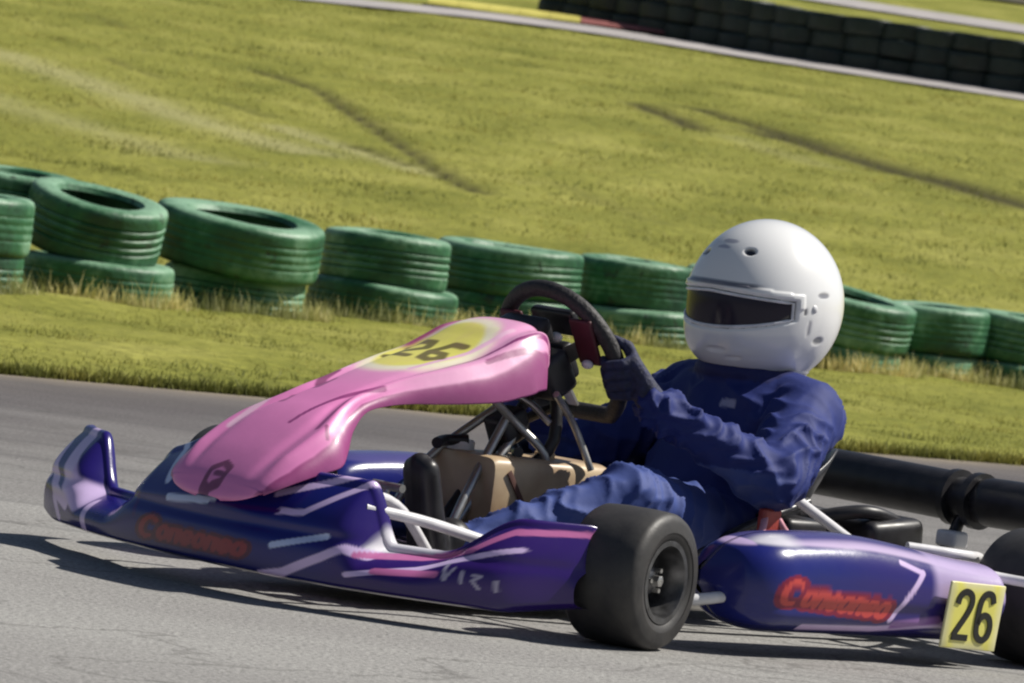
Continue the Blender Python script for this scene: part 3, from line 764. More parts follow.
# sidepods
def sidepod(sgn, name):
    verts = []; faces = []
    n = 230 if sgn > 0 else 90; st = 380 if sgn > 0 else 100
    for j in range(st + 1):
        u = j / st; X = -.215 - .73 * u
        zt = .222 + .014 * math.sin(min(u / .4, 1) * PI / 2) - .040 * sstep(.35, 1.0, u)
        zb = .045 + .01 * sstep(.8, 1, u)
        q_ = min(1, u / .13); f = .52 + .48 * math.sqrt(max(0, 1 - (1 - q_) ** 2.4))
        if j < 4: f *= (.30, .62, .84, .95)[j]
        f *= 1 - .35 * sstep(.93, 1.0, u)
        yo = .675 ; yi = .50
        yc = (yo + yi) / 2; hy = (yo - yi) / 2; zc = zb + (zt - zb) * .45; hz = (zt - zb) / 2
        yo_shift = -.055 * (1 - f)
        for k in range(n):
            a = 2 * PI * k / n
            ca_, sa_ = math.cos(a), math.sin(a)
            py = abs(ca_) ** .62 * (1 if ca_ > 0 else -1); pz = abs(sa_) ** .62 * (1 if sa_ > 0 else -1)
            y = yc + yo_shift + hy * py * (f * .8 + .2); z = (zt + zb) / 2 + hz * pz * f
            if py > 0: y -= .018 * max(0, pz) ** 2 + .02 * max(0, -pz) ** 3
            if py > .5: y += .006 * math.exp(-((z - .10) / .014) ** 2) * -1
            verts.append((X + .03 * (1 - f), sgn * y, z))
    for j in range(st):
        for k in range(n): faces.append((j * n + k, j * n + (k + 1) % n, (j + 1) * n + (k + 1) % n, (j + 1) * n + k))
    faces.append(tuple(range(n))); faces.append(tuple(st * n + k for k in reversed(range(n))))
    o = mesh_obj(name, verts, faces, M_body, kart); recalc(o.data)
    SS = [([(-.66, .178), (-.615, .126), (-.585, .085)], .006, LILAC, .35), ([(-.60, .195), (-.66, .178)], .005, LILAC, .4), ([(-.36, .062), (-.557, .066), (-.695, .08), (-.80, .085)], .006, LILAC, .5), ([(-.18, .20), (-.24, .212)], .005, LILAC, .5),
          ([(-.60, .076), (-.72, .09)], .008, (.30, .15, .42), .5)]
    def col(co):
        x, z = co.x, co.z
        base = mixc(NAVY, PURP, .75 * sstep(-.35, -.6, x) if x < -.35 else 0)
        base = mixc(base, (.022, .030, .19), .4)
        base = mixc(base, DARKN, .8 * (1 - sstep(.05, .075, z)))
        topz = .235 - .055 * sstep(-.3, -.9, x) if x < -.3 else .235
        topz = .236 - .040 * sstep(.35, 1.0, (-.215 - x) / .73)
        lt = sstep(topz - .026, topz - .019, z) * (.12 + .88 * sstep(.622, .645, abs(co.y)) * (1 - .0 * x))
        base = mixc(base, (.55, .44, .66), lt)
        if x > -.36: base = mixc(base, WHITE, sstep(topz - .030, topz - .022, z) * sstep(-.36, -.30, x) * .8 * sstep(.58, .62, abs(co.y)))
        c = strokes(base, (x, z), SS)
        if abs(co.y) > .60:
            zz = z + (x + .24) * -.02
            # lettering reads along the side
            uu = -x
            best = script(uu, z + .07 * (uu - .24), .27, .59, .108, .156)
            if best < 1:
                c = mixc(c, (.24, .012, .05), 1 - sstep(.24, .29, best))
                c = mixc(c, (.62, .07, .065), 1 - sstep(.085, .12, best))
        if x < -.68: c = mixc(c, (.55, .44, .70), .75 * sstep(-.68, -.71, x) * sstep(.125, .135, z))
        return c
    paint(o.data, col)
    return o
def sstep(a, b, x):
    t = (x - a) / (b - a); t = max(0, min(1, t)); return t * t * (3 - 2 * t)
sidepod(1, 'sidepod'); sidepod(-1, 'sidepod')

# number plate 26
RXT = Matrix.Rotation(math.radians(-6), 3, 'Y')
pv = MB(); pv.box((0, 0, 0), (.152, .006, .128), bev=.0025)
plate = pv.build('number_plate', M_plate, kart)
bm = bmesh.new(); bm.from_mesh(plate.data); bmesh.ops.subdivide_edges(bm, edges=bm.edges, cuts=6, use_grid_fill=True); bm.to_mesh(plate.data); bm.free()
paint(plate.data, lambda co: mixc((.86, .80, .17), (.80, .76, .42), sstep(.060, .070, abs(co.x)) if abs(co.x) > .05 else sstep(.05, .06, abs(co.z))))
plate.location = (-.790, .690, .104); plate.rotation_euler = (math.radians(-3), math.radians(-1.5), math.radians(-2))
def ribbon(mb, pts, w, y0, y1):
    P = catmull([(p[0], 0, p[1]) for p in pts], 6)
    rings = []
    for i_, p in enumerate(P):
        t = (P[min(i_ + 1, len(P) - 1)] - P[max(i_ - 1, 0)]).normalized(); nn = Vector((-t.z, 0, t.x)) * w / 2
        rings.append([p + nn + Vector((0, y0, 0)), p - nn + Vector((0, y0, 0)), p - nn + Vector((0, y1, 0)), p + nn + Vector((0, y1, 0))])
    mb.loft(rings)
# seen from the kart's left side, +X runs to the viewer's left, so glyph x is mirrored
def gl(pts, cx, sc=1.0): return [(-(cx + p[0] * sc), p[1] * sc) for p in pts]
g2 = [(-.020, .022), (-.016, .038), (-.002, .046), (.014, .040), (.018, .024), (.010, .004), (-.006, -.020), (-.019, -.040)]
g2b = [(-.022, -.042), (.022, -.042)]
g6 = [(.018, .028), (.012, .042), (0, .046), (-.012, .040), (-.018, .022), (-.019, -.010), (-.015, -.034), (0, -.044), (.015, -.036), (.019, -.018), (.013, -.002), (0, .004), (-.012, -.002), (-.017, -.014)]
mb = MB(); ribbon(mb, gl(g2, -.030), .013, .002, .0052); ribbon(mb, gl(g2b, -.030), .012, .002, .0050); mb.build('digit', M_digit, plate, smooth=False)
mb = MB(); ribbon(mb, gl(g6, .030), .013, .002, .0052); mb.build('digit', M_digit, plate, smooth=False)

# wheels
def wheel(X, Y, R, w, rimr, steer, sgn):
    h = w / 2
    piv = empty('wheel', (X, Y, R)); piv.parent = kart; piv.rotation_euler = (0, 0, steer)
    prof = [(-h * .80, rimr - .004), (-h * .97, rimr + .008), (-h, rimr + .022), (-h * 1.01, R - .036), (-h * .98, R - .018), (-h * .91, R - .007), (-h * .80, R - .002), (-h * .4, R), (0, R), (h * .4, R), (h * .80, R - .002), (h * .91, R - .007), (h * .98, R - .018), (h * 1.01, R - .036), (h, rimr + .022), (h * .97, rimr + .008), (h * .80, rimr - .004), (h * .7, rimr), (-h * .7, rimr)]
    mb = MB(); mb.lathe(prof, axis='Y', n=72); mb.build('tyre', M_rubber, piv)
    # rim: lipped barrel with a dished centre and three windows
    mb = MB()
    rp = [(h * .80, rimr - .005), (h * .88, rimr + .004), (h * .96, rimr + .004), (h * .96, rimr - .006), (h * .70, rimr - .012), (h * .30, rimr - .018), (-h * .30, rimr - .018), (-h * .70, rimr - .012), (-h * .90, rimr - .006), (-h * .90, rimr + .002), (-h * .86, rimr + .002), (-h * .80, rimr - .005)]
    mb.lathe(rp, axis='Y', n=48)
    for q in range(3):
        a0 = q * 2 * PI / 3 + .4
        for da in (-.22, .22):
            c0 = Vector((math.cos(a0 + da) * .026, sgn * h * .25, math.sin(a0 + da) * .026)); c1 = Vector((math.cos(a0 + da * .7) * (rimr - .014), sgn * h * .1, math.sin(a0 + da * .7) * (rimr - .014)))
            mb.tube([c0, c1], .009, n=8)
    mb.build('rim', M_rim, piv)
    mb = MB(); mb.lathe([(-h * .5, .001), (-h * .5, .030), (h * .45, .030), (h * .55, .024), (h * .62, .014), (h * .62, .001)], axis='Y', n=24, closed=False)
    for v in mb.v: v.y *= sgn
    mb.build('hub', M_rim, piv)
    mb = MB(); mb.lathe([(h * .62, .001), (h * .62, .011), (h * .80, .011), (h * .82, .008), (h * .82, .001)], axis='Y', n=6, closed=False)
    for v in mb.v: v.y *= sgn
    for q in range(3):
        a0 = q * 2 * PI / 3
        mb.tube([(math.cos(a0) * .021, sgn * h * .5, math.sin(a0) * .021), (math.cos(a0) * .021, sgn * h * .72, math.sin(a0) * .021)], .0045, n=6)
    mb.build('wheel_nut', M_chrome, piv)
    return piv
SG = math.radians(15)
wheel(.004, .552, .128, .156, .073, SG, 1)
wheel(0, -.555, .130, .160, .073, SG, -1)
wheel(-1.13, .58, .133, .19, .068, 0, 1)
wheel(-1.11, -.58, .136, .19, .068, 0, -1)

# chassis
mb = MB()
for s in (1, -1):
    mb.tube([(.33, .17 * s, .07), (.10, .20 * s, .065), (-.30, .30 * s, .06), (-.85, .32 * s, .06), (-1.20, .30 * s, .07)], .015, smooth=6)
    mb.tube([(.12, .20 * s, .066), (.04, .34 * s, .075), (0, .45 * s, .10)], .014, smooth=5)
mb.tube([(.33, -.17, .07), (.36, 0, .07), (.33, .17, .07)], .015, smooth=6)
mb.tube([(-.25, -.29, .06), (-.25, .29, .06)], .015); mb.tube([(-1.12, -.31, .07), (-1.12, .31, .07)], .015)
mb.build('chassis_frame', M_chrome, kart)
mb = MB(); mb.box((-.03, 0, .048), (.62, .40, .004), bev=.001); mb.build('floor_tray', M_engine, kart)
# front bumper rails that carry the fairing, and the side rail
mb = MB()
mb.tube([(.16, -.20, .09), (.30, -.22, .20), (.42, -.20, .215), (.43, 0, .217), (.42, .20, .215), (.30, .22, .20), (.16, .20, .09)], .010, smooth=6)
mb.tube([(.30, -.30, .21), (.20, -.30, .262), (.12, -.26, .24)], .009, smooth=5)
mb.build('front_bumper', M_white, kart)
mb = MB()
mb.tube([(.42, .27, .195), (.30, .30, .180), (.15, .31, .152), (-.02, .40, .11), (-.10, .50, .10)], .0105, smooth=6)
mb.tube([(-.10, .42, .085), (-.12, .56, .09), (-.35, .60, .12), (-.7, .60, .12), (-.86, .56, .09), (-.88, .34, .075)], .011, smooth=6)
mb.build('side_rail', M_white, kart)
mb = MB()
mb.tube([(-.10, -.42, .085), (-.12, -.56, .09), (-.35, -.60, .12), (-.7, -.60, .12), (-.86, -.56, .09), (-.88, -.34, .075)], .011, smooth=6)
mb.build('side_rail', M_white, kart)
for s in (1, -1):
    mb = MB(); mb.box((.0, .455 * s, .128), (.035, .03, .10), bev=.006); mb.tube([(0, .45 * s, .13), (0, .52 * s, .13)], .014); mb.build('stub_axle', M_engine, kart)
    mb = MB(); mb.tube([(-.03, .05 * s, .10), (-.055, .44 * s, .115)], .007); mb.tube([(-.055, .415 * s, .115), (-.055, .455 * s, .115)], .012); mb.build('track_rod', M_chrome, kart)

# steering column, supports, wheel
SC = Vector((-.300, -.006, .488)); aT = math.radians(30)
sn = Vector((-math.cos(aT), 0, math.sin(aT))); su = Vector((math.sin(aT), 0, math.cos(aT))); sy_ = Vector((0, 1, 0))
mb = MB(); mb.tube([(.02, 0, .09), SC - sn * .03], .0105); mb.build('steering_column', M_blackmetal, kart)
mb = MB()
mb.tube([(-.04, .03, .155), (-.10, .03, .24), (-.175, .02, .335)], .009, smooth=3)
mb.tube([(.05, .07, .06), (-.02, .06, .20), (-.15, .02, .37)], .009, smooth=3)
mb.tube([(.02, -.12, .06), (-.03, -.09, .24), (-.16, -.02, .38)], .009, smooth=3)
mb.build('column_support', M_chrome, kart)
mb = MB()
mb.tube([(-.07, .05, .40), (-.16, .03, .355), (-.22, .06, .30), (-.24, .05, .24)], .008, smooth=4)
mb.tube([(-.10, -.06, .42), (-.20, 0, .40), (-.235, .05, .36)], .007, smooth=4)
mb.tube([(-.19, .10, .42), (-.27, .08, .36), (-.31, .10, .28)], .007, smooth=4)
mb.build('panel_bracket', M_chrome, kart)
mb = MB()
mb.tube([(-.10, -.03, .31), (-.06, -.05, .305), (-.02, -.03, .30)], .011, smooth=3)
mb.tube([(-.16, .05, .30), (-.20, .0, .30), (-.23, -.05, .34), (-.27, .04, .40)], .010, smooth=4)
mb.tube([(-.20, .03, .26), (-.24, .06, .33), (-.25, .03, .45)], .012, smooth=4)
mb.box((-.215, .0, .455), (.07, .17, .085), Matrix.Rotation(.6, 3, 'Y'), bev=.012); mb.box((-.20, -.02, .53), (.05, .12, .05), Matrix.Rotation(.5, 3, 'Y'), bev=.012)
mb.box((-.17, .00, .345), (.07, .06, .06), Matrix.Rotation(.5, 3, 'Y'), bev=.01)
mb.build('wiring_and_hoses', M_black, kart)
swe = empty('steering_wheel', SC); swe.parent = kart
rim = [sy_ * (.150 * math.cos(a)) + su * (.146 * max(math.sin(a), -.80)) for a in [2 * PI * k / 48 for k in range(48)]]
mb = MB(); mb.tube(rim, .0165, n=12, closed=True); mb.build('rim', M_wheelgrip, swe)
mb = MB()
for a in (25, 155, 270):
    d = sy_ * math.cos(math.radians(a)) + su * math.sin(math.radians(a))
    r_ = .148 if a != 270 else .115
    q_ = sn.cross(d).normalized()
    mb.loft([[d * .03 - sn * .02 + q_ * .017, d * .03 - sn * .02 - q_ * .017, d * .03 - sn * .026 - q_ * .017, d * .03 - sn * .026 + q_ * .017],
             [d * r_ + q_ * .012, d * r_ - q_ * .012, d * r_ - sn * .005 - q_ * .012, d * r_ - sn * .005 + q_ * .012]])
mb.build('spokes', M_chrome, swe, smooth=False)
Rq = Matrix((sn, sy_, su)).transposed()
mb = MB(); mb.box(-sn * .012, (.03, .075, .075), Rq, bev=.01); mb.build('hub', M_black, swe)
mb = MB(); mb.box(sn * .006 + su * .075, (.022, .115, .052), Rq, bev=.008); mb.build('lap_timer', M_black, swe)
M_pad = mat_simple('dark_red_pad', (.075, .010, .02), .6)
for yy, zz in ((.098, .052), (-.095, .05)):
    mb = MB(); mb.box(-sn * .018 + sy_ * yy + su * zz, (.010, .058, .095), Rq, bev=.004); mb.build('spoke_pad', M_pad, swe)
for (a, bq, r_) in ((.03, .06, .010), (-.05, .02, .008), (.02, -.045, .012), (.10, .01, .009)):
    mb = MB(); mb.ellipsoid(-sn * .03 + sy_ * a + su * bq, (r_, r_ * 1.6, r_), n=12, m=8); mb.build('bolt', M_white, swe)
mb = MB(); mb.lathe([(-.015, .001), (-.015, .030), (.06, .036), (.06, .001)], axis='X', n=24, closed=False)
for q in range(len(mb.v)): mb.v[q] = -sn * (.03 + mb.v[q].x) + sy_ * mb.v[q].y + su * mb.v[q].z
mb.build('steering_boss', M_black, swe)

# fuel tank, pedals, seat
mb = MB()
tk = [((.035, .0, .165), (.010, .10, .09)), ]
def rbox(x, hy, z0, z1, yc=0.0, n=36, p=.22):
    out = []
    for k in range(n):
        a = 2 * PI * k / n; c_, s_ = math.cos(a), math.sin(a)
        out.append((x, yc + hy * abs(c_) ** p * (1 if c_ > 0 else -1), (z0 + z1) / 2 + (z1 - z0) / 2 * abs(s_) ** p * (1 if s_ > 0 else -1)))
    return out
TB = lambda x, k, z1: rbox(x * .92 - .06, .092 * k, .075 + .02 * (1 - k), z1 - .01 * (1 - k), yc=.0)
mb.loft([TB(-.005, .90, .280), TB(-.008, .98, .288), TB(-.02, 1, .291), TB(-.16, 1, .291), TB(-.24, 1, .291), TB(-.33, 1, .291), TB(-.342, .98, .288), TB(-.345, .90, .28)])
tank = mb.build('fuel_tank', M_tank, kart)
mb = MB(); mb.lathe([(.0, .028), (.016, .028), (.02, .024), (.02, .001)], c=(-.10, -.05, .290), axis='Z', n=24, closed=False); mb.build('filler_cap', M_white, tank)
mb = MB(); mb.lathe([(.0, .020), (.012, .020), (.016, .001)], c=(-.25, .03, .290), axis='Z', n=20, closed=False); mb.build('cap', M_tank, tank)
mb = MB(); mb.box((-.16, .0945, .185), (.012, .003, .20), Matrix.Rotation(.65, 3, 'Y'), bev=.001); mb.build('strap', mat_simple('brown_strap', (.10, .04, .03), .7), tank)
for s in (1, -1):
    mb = MB()
    mb.tube([(.22, .13 * s, .07), (.27, .13 * s, .13), (.24, .13 * s, .22)], .007, smooth=5); mb.tube([(.24, .09 * s, .225), (.24, .17 * s, .225)], .008)
    mb.build('pedal', M_chrome, kart)
# bucket seat
rings = []
SEATP = [(-.40, .085, .17, .02), (-.47, .075, .185, .06), (-.58, .07, .195, .10), (-.70, .075, .200, .13), (-.80, .11, .205, .15), (-.87, .18, .205, .14), (-.915, .25, .190, .10), (-.945, .31, .165, .06), (-.965, .345, .13, .02)]
SP = catmull([(p[0], 0, p[1]) for p in SEATP], 5); SW = catmull([(p[2], p[3], 0) for p in SEATP], 5)
verts = []; faces = []; nn_ = 24
for p, w in zip(SP, SW):
    for k in range(nn_ + 1):
        s = -1 + 2 * k / nn_
        lift = w.y * abs(s) ** 3
        verts.append((p.x + lift * .45, w.x * s + 0, p.z + lift * .9))
for j in range(len(SP) - 1):
    for k in range(nn_): faces.append((j * (nn_ + 1) + k, j * (nn_ + 1) + k + 1, (j + 1) * (nn_ + 1) + k + 1, (j + 1) * (nn_ + 1) + k))
seat = mesh_obj('seat', verts, faces, M_seat, kart); sm_ = seat.modifiers.new('thickness', 'SOLIDIFY'); sm_.thickness = .006
mb = MB(); mb.tube([(-.40, .20, .11), (-.52, .215, .15), (-.62, .225, .20), (-.72, .225, .235), (-.80, .22, .26)], .009, smooth=5); mb.build('seat_edge', M_seat, seat)
mb = MB(); mb.tube([(-.655, .275, .290), (-.90, .30, .175)], .0105); mb.build('seat_stay', M_white, kart)
mb = MB(); mb.tube([(-.675, -.265, .290), (-1.03, -.30, .175)], .0105); mb.build('seat_stay', M_white, kart)
mb = MB()
mb.tube([(-.60, .30, .265), (-.575, .32, .215), (-.555, .33, .19)], .007, smooth=3); mb.tube([(-.60, .30, .265), (-.63, .32, .215), (-.655, .33, .19)], .007, smooth=3)
mb.build('seat_bracket', M_pinktube, kart)
mb = MB(); mb.box((-.60, .31, .225), (.05, .02, .05), bev=.006); mb.build('bracket_block', M_red, kart)
mb = MB(); mb.box((-.905, .305, .178), (.05, .03, .025), Matrix.Rotation(.5, 3, 'Y'), bev=.006); mb.build('stay_clamp', M_pinktube, kart)

# rear axle, brake, sprocket, engine, exhaust
mb = MB(); mb.tube([(-1.11, -.68, .136), (-1.11, .68, .136)], .0205, n=20); mb.build('rear_axle', M_chrome, kart)
for s in (.30, -.30):
    mb = MB(); mb.box((-1.11, s, .14), (.10, .035, .10), bev=.012); mb.build('axle_bearing', M_engine, kart)
mb = MB(); mb.lathe([(-.005, .03), (-.005, .095), (.005, .095), (.005, .03)], c=(-1.11, .12, .136), n=48); mb.build('brake_disc', M_chrome, kart)
mb = MB(); mb.box((-1.005, .12, .165), (.06, .06, .09), bev=.012); mb.build('brake_caliper', M_red, kart)
mb = MB(); mb.lathe([(-.003, .03), (-.003, .10), (.003, .10), (.003, .03)], c=(-1.11, -.20, .14), n=60); mb.build('sprocket', M_rim, kart)
mb = MB()
mb.box((-.93, .02, .185), (.34, .24, .12), Matrix.Rotation(-.12, 3, 'Y'), bev=.02); mb.box((-.78, .19, .20), (.12, .12, .055), bev=.015)
mb.box((-1.02, .20, .205), (.16, .15, .07), Matrix.Rotation(.1, 3, 'Y'), bev=.02); mb.tube([(-.85, .16, .22), (-.95, .24, .25), (-1.08, .22, .225), (-1.16, .12, .2)], .014, smooth=6)
mb.build('chain_guard', M_black, kart)
eng = MB(); eng.box((-.72, -.34, .16), (.22, .16, .16), bev=.02)
for q in range(7): eng.box((-.70, -.34, .26 + q * .014), (.13, .13, .006), bev=.002)
eng.box((-.70, -.34, .30), (.10, .10, .11), bev=.01); eng = eng.build('engine', M_engine, kart)
mb = MB(); mb.lathe([(-.07, .001), (-.07, .045), (-.05, .055), (.06, .055), (.075, .04), (.075, .001)], c=(-.56, -.34, .26), axis='X', n=28, closed=False); mb.build('air_filter', M_black, kart)
mb = MB(); mb.tube([(-.74, -.27, .26), (-.82, -.22, .27), (-.95, -.30, .22), (-1.08, -.38, .20)], [.018, .022, .04, .042], smooth=8, n=20); mb.build('exhaust', M_blackmetal, kart)

# rear bumper: fat black plastic tube with moulded collars, carried on two posts
rb = MB()
RBX = -1.29
for (ya, yb, ra, rb_) in ((-.68, .16, .050, .053), (.245, .69, .050, .050)):
    rb.tube([(RBX + .015, ya, .285), (RBX + .004, ya + .03, .29), (RBX, (ya + yb) / 2, .292), (RBX, yb - .02, .290), (RBX, yb, .288)], [ra * .75, ra, ra * 1.02, ra * 1.02, ra * .88], n=28, smooth=6)
rb.tube([(RBX, .14, .288), (RBX, .27, .288)], .043, n=24)
rb.tube([(RBX, .165, .288), (RBX, .182, .288)], .058, n=24); rb.tube([(RBX, .225, .288), (RBX, .243, .288)], .058, n=24)
rbo = rb.build('rear_bumper', M_black, kart)
for s in (.20, -.25):
    mb = MB(); mb.tube([(RBX + .01, s, .25), (RBX + .04, s, .19), (RBX + .10, s, .12), (-1.10, s, .08)], .013, smooth=5); mb.build('bumper_post', M_blackmetal, kart)
mb = MB(); mb.box((RBX + .035, .205, .205), (.045, .055, .035), bev=.008); mb.build('post_clamp', M_white, kart)
mb = MB(); mb.tube([(RBX + .03, -.62, .13), (RBX + .02, 0, .13), (RBX + .03, .62, .13)], .013, smooth=6); mb.build('lower_bumper_tube', M_chrome, kart)
mb = MB(); mb.tube([(-.86, .44, .205), (-.98, .48, .20), (-1.10, .42, .19), (-1.22, .3, .16)], .010, smooth=6); mb.tube([(-.80, .56, .195), (-.93, .60, .175), (-1.0, .70, .17)], .010, smooth=5); mb.build('rear_brace', M_white, kart)

# ------------------------------------------------------------------ driver
driver = empty('driver', KO, KR)
tag(driver, 'person in blue overalls and white full face helmet seated in the kart, steering', 'person')
J = dict(pel=(-.70, 0, .17), hipL=(-.68, .10, .165), hipR=(-.68, -.10, .165), kneeL=(-.28, .235, .243), kneeR=(-.27, -.13, .185), ankL=(.095, .150, .105), ankR=(.10, -.14, .135),
         belly=(-.76, 0, .26), chest=(-.82, 0, .385), neck=(-.845, 0, .47), head=(-.835, 0, .60),
         shL=(-.812, .170, .422), shR=(-.83, -.17, .42), elL=(-.605, .305, .302), elR=(-.62, -.28, .27), wrL=(-.360, .200, .418), wrR=(-.385, -.19, .395))
bd = MB()
bd.capsule(J['pel'], J['belly'], .145, .145); bd.ellipsoid((-.77, 0, .27), (.13, .165, .13)); bd.ellipsoid((-.80, 0, .35), (.120, .165, .13), n=28, m=18)
bd.capsule(J['belly'], J['chest'], .15, .135); bd.capsule((-.80, -.09, .39), (-.80, .09, .39), .105, .105)
bd.capsule(J['chest'], J['neck'], .11, .075); bd.capsule(J['neck'], J['head'], .068, .07); bd.ellipsoid((-.83, 0, .62), (.09, .075, .10))
bd.tube([(-.80 + .085 * math.cos(a), .085 * math.sin(a), .492) for a in [2 * PI * k / 24 for k in range(24)]], .016, closed=True)
for s in 'LR':
    sg = 1 if s == 'L' else -1
    sh = Vector(J['sh' + s]); el = Vector(J['el' + s]); wr = Vector(J['wr' + s])
    bd.capsule((-.83, .07 * sg, .435), sh, .075, .080); bd.ellipsoid(sh + Vector((0, .008 * sg, -.008)), (.080, .076, .078))
    bd.capsule(sh, el, .077, .062); bd.capsule(el, wr, .060, .036); bd.capsule(wr, wr.lerp(el, .12), .040, .044)
    hp, kn, an = Vector(J['hip' + s]), Vector(J['knee' + s]), Vector(J['ank' + s])
    bd.capsule(hp, kn, .092, .066); bd.ellipsoid(kn, (.072, .066, .066)); bd.capsule(kn, an, .060, .040); bd.capsule(an, an.lerp(kn, .08), .044, .046)
me = remeshed(bd, .0060, 6)
SEG = [('sh' + s, 'el' + s, 1.0) for s in 'LR'] + [('el' + s, 'wr' + s, .9) for s in 'LR'] + [('hip' + s, 'knee' + s, .85) for s in 'LR'] + [('knee' + s, 'ank' + s, 1.0) for s in 'LR'] + [('pel', 'neck', .7)]
SEGV = [(Vector(J[a]), Vector(J[b_]), w) for a, b_, w in SEG]
nrm = [v.normal.copy() for v in me.vertices]
for vi, v in enumerate(me.vertices):
    tot = 0; disp = 0
    for q, (a, b_, w) in enumerate(SEGV):
        ab = b_ - a; t = (v.co - a).dot(ab) / ab.length_squared; tc_ = max(0, min(1, t))
        r = (v.co - (a + ab * tc_)); d = r.length
        wt = math.exp(-(d / (.075 if q < 8 else .13)) ** 4) * w + 1e-6
        if wt < .02: continue
        # folds run round the limb, twisting a little
        u = r.cross(ab).normalized() if r.length > 1e-5 else Vector((1, 0, 0))
        dirn = r.normalized()
        s_ = t * ab.length
        lo = noise.noise(Vector((s_ * 5 + q * 3.7, dirn.x * 1.1, dirn.z * 1.1 + dirn.y)))
        lo2 = noise.noise(Vector((s_ * 7 + q * 9.1, dirn.z * 1.4 + 5, dirn.y * 1.4)))
        f_ = 62 if q < 4 else (48 if q < 8 else 30)
        ph_ = s_ * f_ + 1.5 * dirn.x + 1.9 * dirn.z + 3.2 * lo
        ph2 = s_ * f_ * .55 - 2.4 * dirn.x + 1.2 * dirn.y + 2.6 * lo2
        ridge = ((1 - abs(math.sin(ph_))) ** 1.4 * .0125) * (.25 + .75 * sstep(-.25, .3, lo2)) + (1 - abs(math.sin(ph2))) ** 1.5 * .0125 * (.25 + .75 * sstep(-.2, .3, lo))
        bunch = 1.0 + .5 * math.exp(-((tc_ - 1) / .25) ** 2) + .3 * math.exp(-(tc_ / .2) ** 2)
        disp += ridge * bunch * wt; tot += wt
    if tot > 0:
        dd_ = disp / tot
        fade = 1 - sstep(.45, .50, v.co.z) * .9
        v.co += nrm[vi] * (dd_ * .85 - .005) * fade
body = bpy.data.objects.new('body', me); link(body, driver)
me.materials.clear(); me.materials.append(M_suit)
SUIT = (.018, .031, .165)
def suit_col(co):
    c = SUIT
    k = noise.noise(co * 3.0) * .10; c = tuple(x_ * (1 + k) for x_ in c)
    if co.z < .32 and co.x > -.60: c = mixc(c, (.060, .095, .30), .8 * sstep(-.62, -.5, co.x))     # sunlight on the legs, painted as a lighter blue
    # white piping at the back of the upper arm, small chest and arm badges
    for S_, w_, cl in (([(-.87, .50), (-.915, .44), (-.90, .36)], .014, (.80, .68, .76)),):
        if co.y > .19: c = mixc(c, cl, 1 - sstep(w_ * .8, w_ * 1.3, dpoly((co.x, co.z), S_)))
    for p_, r_ in (((-.70, .06, .43), .016), ((-.69, -.03, .45), .009), ((-.60, .27, .345), .011), ((-.66, .19, .29), .016)):
        dv_ = co - Vector(p_); d_ = max(abs(dv_.x) * .8, abs(dv_.y) * .8, abs(dv_.z) * 1.8)
        if d_ < r_ * 1.5: c = mixc(c, (.42, .43, .60), .8 * (1 - sstep(r_ * .8, r_ * 1.0, d_)))
    if co.z > .478 and math.hypot(co.x + .80, co.y) < .12: c = mixc(c, (.02, .022, .09), .8)
    return c
paint(me, suit_col)

# helmet
HC = Vector((-.836, 0, .634)); HYAW = math.radians(3); HP = math.radians(4)
hel = empty('helmet', HC); hel.parent = driver; hel.rotation_euler = (0, HP, HYAW); hel.scale = (1.03, 1.03, 1.03)
def hsurf(th, ph):
    """th elevation, ph azimuth (0 = forward)"""
    ce, se = math.cos(th), math.sin(th)
    d = Vector((ce * math.cos(ph), ce * math.sin(ph), se))
    a, b_, c_ = .163, .145, .162
    # back of the shell fuller, chin bar pushed forward and down
    r = 1 / math.sqrt((d.x / a) ** 2 + (d.y / b_) ** 2 + (d.z / c_) ** 2)
    f = max(0, d.x)
    chin = f ** 1.3 * math.exp(-((th + .62) / .38) ** 2)
    r *= 1 + .16 * chin
    r *= 1 + .03 * f * math.exp(-((th - .1) / .3) ** 2)
    return d * r
def pbox(ph, th):
    """signed measure of eye opening"""
    wx = 1.12; top = .17 - .06 * abs(ph); bot = -.27 + .11 * ph * ph
    return ph, wx, top, bot
def inopen(th, ph):
    ph_, wx, top, bot = pbox(ph, th)
    dx = wx - abs(ph); d1 = top - th; d2_ = th - bot
    return min(dx * .8, d1, d2_)
NT, NP = 150, 260
verts = []; faces = []; cl = []
